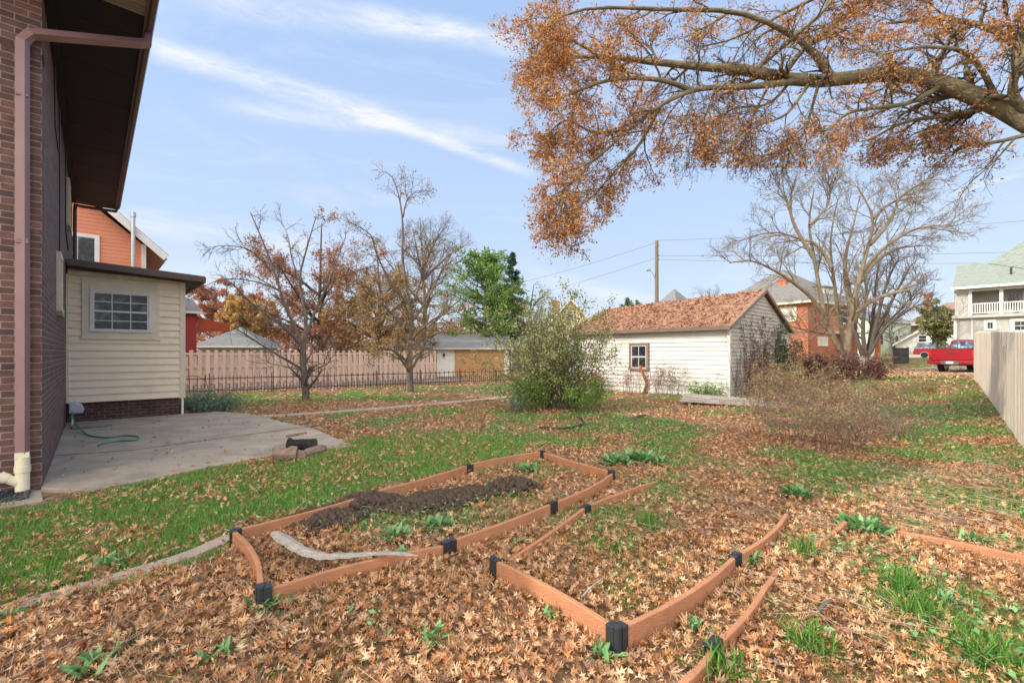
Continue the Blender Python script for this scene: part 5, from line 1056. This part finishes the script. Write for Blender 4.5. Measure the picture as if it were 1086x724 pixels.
auto_tree('thin_bare_tree', 'small thin bare tree between the dark spruce and the leafy shrub', 563, 300, 38, 34, 'bark', None, 0, .1, 35, m=(6,5,3), stems=3)
auto_tree('yellow_green_tree', 'small yellow green tree beside the grey porch house', 994, 322, 40, 26, 'bark_d', 'shrub', 6, .2, 36, group=None)
auto_tree('far_bare_tree', 'faint far bare tree above the old garage roof ridge', 752, 303, 75, 30, 'bark', None, 0, .1, 38, group=None)
auto_tree('far_green_tree', 'far dark round tree peeping over the left end of the garage roof', 671, 319, 75, 18, 'bark_d', 'spruce', 7, .3, 39, group=None, tpl=LQ)
auto_tree('far_bare_tree', 'bare brownish tree in front of the maroon roofed house', 945, 330, 55, 40, 'bark', None, 0, .1, 40, group=None)
rngd = np.random.default_rng(5)
n = 26000; xd = rngd.uniform(-75, 18, n); yd = rngd.uniform(62, 74, n); hd = 3.2+3.2*fbm(xd*.16, yd*.05, 8)+1.2*fbm(xd*.8, yd*.3, 9); zd = hd*rngd.uniform(0, 1, n)**.8
tag(arrmesh('distant_woods', *scatter(LQ, np.stack([xd, yd, zd], 1), rand3(n, rngd), .55*rngd.uniform(.5, 1.4, n)), LM['rust']), 'brown autumn tree line far beyond the fences', 'woods', kind='stuff')
def conifer(name, label, px, top, Yd, wpx, leaf, seed, droop, pine=False):
    rng = np.random.default_rng(seed); x = (px-HX)/FOC*Yd; z0 = float(ground_z(x, Yd)); Ht = EYE+(HY-top)/FOC*Yd-z0; Wd = wpx/FOC*Yd/2
    base = Vector((x, Yd, z0)); o = empty(name, base, 0, label, 'tree', 'trees beyond the tan fence')
    tr_ = MB().tube([(0,0,-.2),(0,0,Ht*.5),(0,0,Ht*.99)], [Ht*.025, Ht*.014, .02], 9); tr_.build('trunk', MT['bark_d'], o)
    nb = 120 if not pine else 86; t = np.sort(rng.uniform(.1 if not pine else .12, .97, nb)); a = rng.uniform(0, 2*np.pi, nb)
    if pine: ln = Wd*np.sqrt(np.clip(1-((t-.42)/.6)**2, .05, 1))*rng.uniform(.4, 1.2, nb)
    else: ln = Wd*(1.02-t)*1.1*rng.uniform(.75, 1.15, nb)
    p = np.stack([np.zeros(nb), np.zeros(nb), t*Ht], 1); d = np.stack([np.cos(a), np.sin(a), np.full(nb, .45 if pine else .05)], 1); d /= np.linalg.norm(d, axis=1)[:, None]
    b, r = extend(p, d, ln, np.full(nb, .05), 7, .06, droop, rng); c = [tubes(b, r, 4)]
    p2, d2, l2, r2 = spawn(b, r, 9, .2, 1, .8, .35, .5, rng, None); b2, rr2 = extend(p2, d2, l2, np.maximum(r2, .012), 4, .08, droop, rng); c.append(tubes(b2, rr2, 3))
    arrmesh('twigs', *merge(c), MT['bark_d'], o)
    # needle tufts: thin blades along the twigs
    tpl = (np.array([(0,-.06,0),(0,.06,0),(1,0,0),(.5,-.1,.12),(.5,.1,-.12)])*1.0, np.array([(0,1,2),(0,4,2),(1,3,2)]))
    m_ = 15 if pine else 24; n = len(b2)*m_; tt = rng.uniform(.1, 1, n)*3.99; i = tt.astype(int); f = (tt-i)[:, None]; r_ = np.repeat(np.arange(len(b2)), m_)
    pp = b2[r_, i]*(1-f)+b2[r_, i+1]*f+rng.normal(0, .05 if not pine else .11, (n, 3)); V_, F_3 = scatter(tpl, pp, rand3(n, rng), (.24 if not pine else .34)*rng.uniform(.6, 1.3, n))
    arrmesh('crown', V_, F_3, LM[leaf], o); return o
conifer('pine_tree', 'bright green bushy pine right of the pear tree', 514, 274, 36, 108, 'pine', 51, .02, True)
conifer('spruce_tree', 'dark narrow spruce standing just behind the bright pine', 543, 266, 44, 62, 'spruce', 52, -.03)

# ------------------------------------------------------------------ shrubs and weeds
def shrub(name, label, base, spots, n, length, leaf, per, size, seed, stem='twig_br', up=1.4, spreadxy=.5, lv=(5, 3), group=None, trop=.0, r0=.012, tpl=LSIM, lean=None, wig=.1, drop=None, leafspread=.06, cat='shrub'):
    rng = np.random.default_rng(seed); base = Vector(base); o = empty(name, base, 0, label, cat, group)
    s = np.array([spots[i % len(spots)] for i in range(n)], float)[:, :2]; s = s+rng.normal(0, .12, s.shape)
    z = ground_z(s[:, 0], s[:, 1])-.03; p = np.stack([s[:, 0]-base.x, s[:, 1]-base.y, z-base.z], 1)
    d = np.stack([rng.normal(0, spreadxy, n), rng.normal(0, spreadxy, n), np.full(n, up)], 1)
    if lean is not None: d[:, :2] += lean
    d /= np.linalg.norm(d, axis=1)[:, None]; L_ = length*rng.uniform(.55, 1.15, n)
    a, b = extend(p, d, L_, np.full(n, r0), 9, wig, trop, rng); L1 = [(a, b)]
    cur = (a, b)
    for q, m_ in enumerate(lv):
        p, dd_, ln, r = spawn(cur[0], cur[1], m_, .25, 1, .7, .38, .55, rng, None); cur = extend(p, dd_, ln, np.maximum(r, .0028), 5, .16, trop, rng); L1.append(cur)
    arrmesh('stems', *merge([tubes(x, y, 5 if i == 0 else 3) for i, (x, y) in enumerate(L1)]), MT[stem], o)
    if per:
        Lf = [leaves_on(L1[-1][0], per, size, tpl, rng, leafspread, drop=drop)]
        if len(L1) > 1: Lf.append(leaves_on(L1[-2][0], per, size, tpl, rng, leafspread, drop=drop))
        arrmesh('foliage', *merge(Lf), LM[leaf], o)
    return o
sb = G(590, 433)
shrub('leafy_shrub', 'big rounded shrub with pale olive leaves left of the old garage', sb, [(sb.x+dx, sb.y+dy) for dx, dy in ((0,0),(.3,.1),(-.35,.2),(.1,-.2),(.5,.4),(-.6,.3))], 64, 3.0, 'shrub', 7, .075, 61, stem='bark', up=1.15, spreadxy=.42, lv=(8, 5), r0=.02, wig=.09, leafspread=.07)
shrub('leafy_shrub', 'fresh green low growth at the foot of the big leafy shrub', G(578, 436), [tuple(G(x, 436))[:2] for x in (560, 575, 610, 625)], 40, 1.0, 'shrub_g', 6, .07, 62, up=1.2, spreadxy=.5, lv=(5, 3), r0=.008)
shrub('evergreen_seedling', 'small dark green upright plant left of the big leafy shrub', G(547, 437), [tuple(G(547, 437))[:2]], 26, .62, 'bluegreen', 7, .05, 63, up=1.7, spreadxy=.3, lv=(5,), r0=.006, cat='plant')
shrub('lavender_clump', 'blue green mounded plant at the foot of the cream annex', G(212, 437), [tuple(G(x, y))[:2] for x, y in ((198,436),(212,438),(228,435),(240,436),(205,432))], 130, .62, 'bluegreen', 5, .07, 64, up=.75, spreadxy=.6, lv=(5,), r0=.005, cat='plant')
# brambles right
br_spots = [(820,452),(845,468),(870,478),(900,475),(925,468),(945,462),(860,455),(890,455),(830,440),(800,440),(920,450),(880,440),(850,440),(960,465)]
bs = [tuple(G(*p))[:2] for p in br_spots]
shrub('bramble_thicket', 'tangled purple stemmed bramble thicket with yellow green leaves right of the boards', G(870, 462), bs, 150, 1.25, 'bramble', 3, .046, 65, up=1.0, spreadxy=.5, lv=(6, 4), trop=-.06, r0=.007, wig=.14, drop=lambda p: (RNG.uniform(size=len(p)) < np.clip(.45-.5*(p[:, 0])+.2*p[:, 2], .06, 1)), leafspread=.05)
gs = [tuple(G(*p))[:2] for p in ((815,428),(830,425),(850,430),(870,430),(840,420))]
shrub('yellow_bush', 'yellow green leaved bush against the garage gable', G(835, 428), gs, 60, 1.25, 'bramble', 4, .06, 66, up=1.3, spreadxy=.42, lv=(6, 3), r0=.008, wig=.12)
gs = [tuple(G(*p))[:2] for p in ((865,402),(880,400),(895,400),(910,402),(850,402),(925,402))]
shrub('purple_bush', 'dark reddish purple bush in front of the pale barked maple', G(885, 401), gs, 90, 1.25, 'purple', 6, .085, 67, up=1.0, spreadxy=.55, lv=(6, 4), trop=-.02, r0=.012)
gs = [tuple(G(*p))[:2] for p in ((930,415),(960,418),(985,416),(945,425),(920,430),(900,425))]
shrub('low_bush', 'low rough green and tan scrub along the lawn behind the brambles', G(945, 420), gs, 60, .5, 'bramble', 3, .05, 68, up=.8, spreadxy=.6, lv=(5, 3), r0=.006)
# weeds along the garage front
def gfront(L_, off): q = GO+DV*L_-NV*off; return (q.x, q.y)
shrub('dry_weeds', 'dry reddish weeds under the garage window', Vector((*gfront(3.6, .2), 0)), [gfront(a, .25) for a in (3.9, 3.6, 2.9, 2.5)], 24, 1.05, 'rust', 2, .055, 69, up=1.7, spreadxy=.25, lv=(5, 3), r0=.007, cat='weeds', group='weeds along the garage front')
shrub('dry_weeds', 'yellowish tall weeds against the middle of the garage front', Vector((*gfront(1.9, .2), 0)), [gfront(a, .3) for a in (2.3, 2.0, 1.6)], 20, 1.15, 'bramble', 2, .055, 70, up=1.7, spreadxy=.3, lv=(5, 3), r0=.006, cat='weeds', group='weeds along the garage front')
shrub('dry_weeds', 'low green weeds beside the garage corner', Vector((*gfront(.6, .2), 0)), [gfront(a, .3) for a in (.9, .6, .3)], 34, .55, 'shrub_g', 5, .07, 71, up=1.0, spreadxy=.5, lv=(5,), r0=.005, cat='weeds', group='weeds along the garage front')
shrub('dry_weeds', 'russet weeds at the far left end of the garage front beside the shrub', Vector((*gfront(5.4, .3), 0)), [gfront(a, .4) for a in (5.8, 5.3, 4.9)], 34, .95, 'rust', 3, .06, 72, up=1.5, spreadxy=.35, lv=(5, 3), r0=.006, cat='weeds', group='weeds along the garage front')
tag(MB().tube(resample([Vector((*gfront(3.15,.08),.10)), Vector((*gfront(3.0,.1),.5)), Vector((*gfront(3.2,.06),.85)), Vector((*gfront(3.3,.05),1.15))], 14), [.05]*14, 7).build('vine_stump', M('rust_vine', (.42, .17, .06), (.2, .08, .04), 12, .9, .8), smooth=True), 'orange brown dead vine stem leaning on the garage under its window', 'vine')
# vines on the gable: clinging stems and leaves on the wall plane
def wallvine(name, label, n, x0, x1, z0, z1, leaf, per, size, seed, off, thick=.05, gen=None):
    rng = np.random.default_rng(seed); o = empty(name, GO, HROT, label, 'vine'); st = []
    for q in range(n):
        x = rng.uniform(x0, x1); z = z0; p = [(x, -.03, z)]; vx = rng.normal(0, .03)
        tgt = rng.uniform(.4, 1)*(z1-z0)
        while z-z0 < tgt: vx += rng.normal(0, .05); vx *= .85; x += vx; z += rng.uniform(.08, .2); p.append((x, -.035-rng.uniform(0, thick), min(z, z1)))
        if len(p) > 3: st.append(resample(p, 14))
    st = np.array(st); rad = np.linspace(.012, .004, 14)[None].repeat(len(st), 0)
    p, d, ln, r = spawn(st, rad, 6, .15, 1, .9, .25, .5, rng, .5); d[:, 1] *= .15; a, b = extend(p, d, ln, np.maximum(r, .003), 6, .25, 0, rng); a[:, :, 1] = -.035-np.abs(a[:, :, 1])*.15
    lim_ = lambda q: q[:, 2] < EH+.0+RI*(1-np.abs(q[:, 0]-GW/2)/(GW/2))+.12
    a[:, :, 2] = np.minimum(a[:, :, 2], EH+RI*(1-np.abs(a[:, :, 0]-GW/2)/(GW/2)))
    arrmesh('stems', *merge([tubes(st, rad, 5), tubes(a, b, 3)]), MT['twig_br'], o)
    arrmesh('foliage', *leaves_on(a, per, size, LSIM, rng, thick, drop=lim_), LM[leaf], o); return o
EH = 2.40; RI = 1.40
wallvine('red_vine', 'dark red climbing vine spread over the middle of the garage gable', 34, 1.6, 3.9, 0, 3.1, 'purple', 9, .085, 81, 0, .05)
wallvine('red_vine', 'thin sparse brown vine tendrils on the garage gable near its front corner', 14, .3, 2.0, 0, 2.2, 'purple', 2, .05, 83, 0, .02)
wallvine('green_ivy', 'thick dark green ivy covering the far right slope edge of the garage gable', 30, 4.2, 6.1, 0, 3.1, 'ivy', 20, .09, 82, 0, .15)
# weed rosettes and tufts
def rosette(name, label, px, py, size, n, seed, leaf='weed', flatness=.55, cat='weed', wide=.28, group='green weeds in the leaf litter'):
    rng = np.random.default_rng(seed); c = G(px, py); tpl = (np.array([(0,0,0),(.3,.16*wide/.28,.06),(.7,.13*wide/.28,.07),(1,0,0),(.7,-.13*wide/.28,.07),(.3,-.16*wide/.28,.06),(.5,0,.03)]), np.array([(0,6,1),(1,6,2),(2,6,3),(3,6,4),(4,6,5),(5,6,0)]))
    h = rng.uniform(0, 2*np.pi, n); e = rng.uniform(.1, 1.0, n)*flatness*1.8; ch_, sh_, ce, se = np.cos(h), np.sin(h), np.cos(e), np.sin(e); Zr = np.zeros(n)
    Rm = np.stack([ch_*ce, -sh_, -ch_*se, sh_*ce, ch_, -sh_*se, se, Zr, ce], 1).reshape(n, 3, 3)
    pos = np.stack([rng.normal(0, size*.35, n), rng.normal(0, size*.35, n), np.full(n, .012)], 1); V_, F_3 = scatter(tpl, pos, Rm, size*rng.uniform(.35, 1.1, n))
    o = arrmesh(name, V_, F_3, LM[leaf]); o.location = c; return tag(o, label, cat, group)
WD = [(288,645,.16,26,'broad weed at the front corner of the left raised bed'),(655,492,.26,60,'left end of the green weed row behind the middle raised bed'),(680,489,.28,70,'middle clump of the green weed row behind the middle raised bed'),(700,492,.2,40,'right end of the green weed row behind the middle raised bed'),
 (917,563,.22,60,'bushy weed at the tip of the right bed board'),(1010,640,.12,22,'flat weed lying in the middle of the right raised bed'),(1030,575,.16,14,'upright weed against the far board of the right bed'),(120,600,.16,30,'weed growing over the stone edging'),(455,683,.15,16,'weed in the leaves midway between the left and middle beds'),
 (735,668,.10,18,'small bright weed outside the middle bed corner'),(420,572,.16,34,'weed beside the grey driftwood in the left bed'),(465,560,.18,40,'spreading weed among clods in the left bed'),(790,598,.14,26,'weed at the joint of the middle bed side board'),(845,527,.2,60,'grassy weed at the far corner of the middle bed'),(425,592,.12,24,'weed just below the right end of the grey driftwood'),
 (100,712,.14,16,'weed at the bottom left corner of the yard'),(560,500,.2,40,'weed patch inside the far end of the left bed'),(585,655,.10,14,'small weed in front of the middle bed board'),(945,610,.12,16,'small weed right of the sunken bed board'),(640,700,.12,16,'weed in front of the bold corner bracket'),(230,700,.12,14,'weed in the leaves below the left bed corner')]
for i, (x, y, s_, n, lb) in enumerate(WD): rosette('weed', lb, x, y, s_*.8, int(n*2.6), 200+i, wide=.22)
TF = [(852,590,'bright grass tuft beside the gap in the right bed board'),(975,655,'grass tuft in the right part of the right bed'),(765,715,'long grass tuft against the black joint of the right bed'),(690,560,'grass tuft inside the middle bed'),(955,625,'slim grass tuft behind the right bed stick'),(860,690,'grass tuft low in the right bed'),(1055,705,'grass tuft in the bottom right corner')]
for i, (x, y, lb) in enumerate(TF): rosette('grass_tuft', lb, x, y, .17, 110, 300+i, 'grass', .95, 'grass tuft', .04, 'bright grass tufts among the leaves')

# ------------------------------------------------------------------ fallen leaves, grass and straw (nobody could count them)
def wedge(n, y0, y1, k, rng, bias=1.0):
    y = np.sqrt(rng.uniform(y0**2, y1**2, n)) if bias == 1 else rng.uniform(y0, y1, n); x = rng.uniform(-1, 1, n)*y*k; return x, y
house_poly = [H(-9, -.0), H(0, 0), H(0, 6.67), H(2.2, 6.67), H(2.2, 10.6), H(0, 12), H(-9, 12)]
gar_poly = [GO, GO+NV*GW, GO+NV*GW+DV*GL, GO+DV*GL]
pat = [tuple(p)[:2] for p in patio_poly]; hp_ = [tuple(p)[:2] for p in house_poly]; gp_ = [tuple(p)[:2] for p in gar_poly]
EDG = [np.array([tuple(p)[:2] for p in resample([G(*q) for q in l], 60)]) for l in ([(-90, 685), (0, 650), (70, 630), (130, 612), (200, 590), (245, 570)], [(262, 443), (320, 440), (400, 434), (470, 428), (545, 421), (600, 415)])]
def nearpath(x, y):
    r_ = np.zeros(x.shape, bool)
    for P_, w_ in zip(EDG, (.10, .24)):
        for q in P_: r_ |= (np.abs(x-q[0]) < 1) & (np.hypot(x-q[0], y-q[1]) < w_)
        for q in (P_[1:]+P_[:-1])/2: r_ |= np.hypot(x-q[0], y-q[1]) < w_
    return r_
nogo = [tuple(p)[:2] for p in (H(.35, -1.1), H(.15, .2), H(-2.2, .2), H(-2.2, -1.1))]
lp1 = [tuple(p)[:2] for p in (A, B, J1, J2, C_, D_, J3)]
def blocked(x, y): return inpoly(x, y, hp_) | inpoly(x, y, gp_)
soilspots = [(G(*p), r) for p, r in (((342,552), .3), ((392,536), .3), ((458,534), .4), ((545,518), .26))]
rng = np.random.default_rng(99); parts = []
def litter(n, y0, y1, k, tpl, size, zt, curl=.5, tilt=.42):
    x, y = wedge(n, y0, y1, k, rng); g = green(x, y); onp = inpoly(x, y, pat)
    dens = 1-.74*g; dens *= .55+.75*fbm(x*1.3, y*1.3, 44); dens = np.where(onp, .012, dens)
    lawn = inpoly(x, y, Z_LAWN); dens = np.where(lawn, np.clip(fbm(x*1.7, y*1.7, 77)*1.5-.42, .10, .7), dens)
    dens = np.where(inpoly(x, y, nogo), 0, dens); dens = np.where(nearpath(x, y), dens*(.2+.9*vnoise(x*1.6, y*1.6, 15)), dens)
    for c_, r_ in soilspots: dens = np.where(np.hypot(x-c_.x, y-c_.y) < r_, dens*.3, dens)
    keep = (rng.uniform(size=n) < dens) & ~blocked(x, y); x, y, g = x[keep], y[keep], g[keep]; onp = onp[keep]; m = len(x)
    z = ground_z(x, y)+rng.uniform(.004, zt, m)+np.where(onp, .045, 0)+(fbm(x*1.6, y*1.6, 5)-.5)*.03
    z = np.where(onp, ground_z(x, y)+.055, z)
    R_ = rotmats(m, tilt, rng); R_[onp] = rotmats(int(onp.sum()), .12, rng)
    parts.append(scatter(tpl, np.stack([x, y, z], 1), R_, size*rng.uniform(.55, 1.25, m), curl, rng))
litter(27000, 1.5, 4.2, 1.5, LOAK, .074, .045, .9, .5); litter(42000, 4.2, 9, 1.4, LOAK, .074, .04, .8, .5); litter(48000, 9, 15, 1.3, LSTAR, .085, .04, .7, .5); litter(52000, 15, 34, 1.3, LQ, .13, .05, 0, .35)
litter(26000, 1.5, 4.5, 1.5, LSIM, .034, .05, .9, .6); litter(40000, 4.5, 10, 1.4, LSIM, .042, .045, .9, .6)
# a drift in the bright far patch and against the plank fence
parts.append(scatter(LQ, (lambda q: np.stack([q[0], q[1], ground_z(q[0], q[1])+rng.uniform(.01,.06,4000)], 1))((rng.uniform(17.5,27,4000), rng.uniform(20,31,4000))), rotmats(4000, .35, rng), .13*rng.uniform(.6,1.3,4000)))
o = arrmesh('fallen_leaves', *merge(parts), LM['litter']); tag(o, 'tan and rusty brown oak leaves littering the whole yard', 'fallen leaves', kind='stuff')
# leaves on the garage roof
n = 3000; u = rng.uniform(-.2, GW/2, n); v_ = rng.uniform(0, GL, n); kk = rng.uniform(size=n) < (.35+.9*fbm(u*2, v_*2, 71)); u, v_ = u[kk], v_[kk]; n = len(u); slp = RI/(GW/2)
zz = EH+(u)*slp+.13+lift*(v_/GL)*np.clip(u/(GW/2), 0, 1)
pp = np.stack([u, v_, zz+.012], 1); V_, F_3 = scatter(LQ, pp, rotmats(n, .5, rng), .13*rng.uniform(.6, 1.2, n)); V_[:, 2] += 0
o = arrmesh('roof_leaves', V_, F_3, LM['roofleaf']); o.location = GO; o.rotation_euler[2] = HROT; tag(o, 'fallen rusty leaves scattered over the old garage roof', 'fallen leaves', kind='stuff')
# grass
def grass(n, y0, y1, k, h, wd_, minb=.25):
    x, y = wedge(n, y0, y1, k, rng); g = green(x, y); lawn = inpoly(x, y, Z_LAWN)
    d = np.where(lawn, 1.15, np.clip(g-minb, 0, 1)*.9); d *= np.clip(fbm(x*3.3, y*3.3, 60)*2.1-.25, .1, 1); d = np.where(inpoly(x, y, pat), 0, d)
    for c_, r_ in soilspots: d = np.where(np.hypot(x-c_.x, y-c_.y) < r_*.9, 0, d)
    keep = (rng.uniform(size=n) < d) & ~blocked(x, y) & ~nearpath(x, y); x, y = x[keep], y[keep]; m = len(x); hh = h*rng.uniform(.5, 1.35, m)*(.6+.8*fbm(x*2, y*2, 61)); a = rng.uniform(0, 2*np.pi, m); ln = rng.uniform(.15, .9, m)*hh; b_ = rng.uniform(0, 2*np.pi, m)
    z = ground_z(x, y)-.01; c, s = np.cos(a)*wd_, np.sin(a)*wd_; lx, ly = np.cos(b_)*ln, np.sin(b_)*ln
    V_ = np.stack([np.stack([x-c, y-s, z], 1), np.stack([x+c, y+s, z], 1), np.stack([x+lx*.35-c*.7, y+ly*.35-s*.7, z+hh*.6], 1), np.stack([x+lx*.35+c*.7, y+ly*.35+s*.7, z+hh*.6], 1), np.stack([x+lx, y+ly, z+hh], 1)], 1).reshape(-1, 3)
    F_ = (np.array([(0,1,3),(0,3,2),(2,3,4)])[None]+(np.arange(m)*5)[:, None, None]).reshape(-1, 3); return V_, F_
o = arrmesh('grass', *merge([grass(170000, 1.7, 4.5, 1.5, .062, .0021, .14), grass(270000, 4.5, 9, 1.4, .066, .0034, .14), grass(150000, 9, 18, 1.3, .07, .006, .24), grass(60000, 18, 34, 1.3, .09, .012, .35)]), LM['grass']); tag(o, 'green grass growing through the fallen leaves', 'grass', kind='stuff')
x, y = wedge(5200, 1.7, 7.5, 1.45, rng); kp = (fbm(x*1.2, y*1.2, 91) > .56) & ~inpoly(x, y, Z_LAWN) & ~inpoly(x, y, pat); x, y = x[kp], y[kp]; m = len(x); a = rng.uniform(0, np.pi, m)*.5+1.2
ps = np.stack([np.stack([x, y, np.full(m, .03)+rng.uniform(0, .04, m)], 1)+np.stack([np.cos(a), np.sin(a), rng.normal(0, .12, m)], 1)*(t-.5)*rng.uniform(.12, .4, m)[:, None] for t in (0, .5, 1)], 1)
# small leafy ground weeds in the thin patches of litter
x, y = wedge(90000, 1.7, 12, 1.4, rng); gg = green(x, y); kp2 = (fbm(x*2.6, y*2.6, 131)*.6+gg*.5 > .56) & ~inpoly(x, y, Z_LAWN) & ~inpoly(x, y, pat) & ~blocked(x, y) & (rng.uniform(size=len(x)) < .55); x2, y2 = x[kp2], y[kp2]; m2_ = len(x2)
o = arrmesh('ground_weeds', *scatter(LSIM, np.stack([x2, y2, ground_z(x2, y2)+rng.uniform(.02, .075, m2_)], 1), rotmats(m2_, .5, rng), .04*rng.uniform(.5, 1.5, m2_)), LM['weed']); tag(o, 'small leafy green weeds scattered through the litter', 'ground weeds', kind='stuff')
o = arrmesh('dry_straw', *tubes(ps, np.full((m, 3), .0018), 3), LM['straw']); tag(o, 'dry bleached stalks lying over the leaves in the near yard', 'straw', kind='stuff')
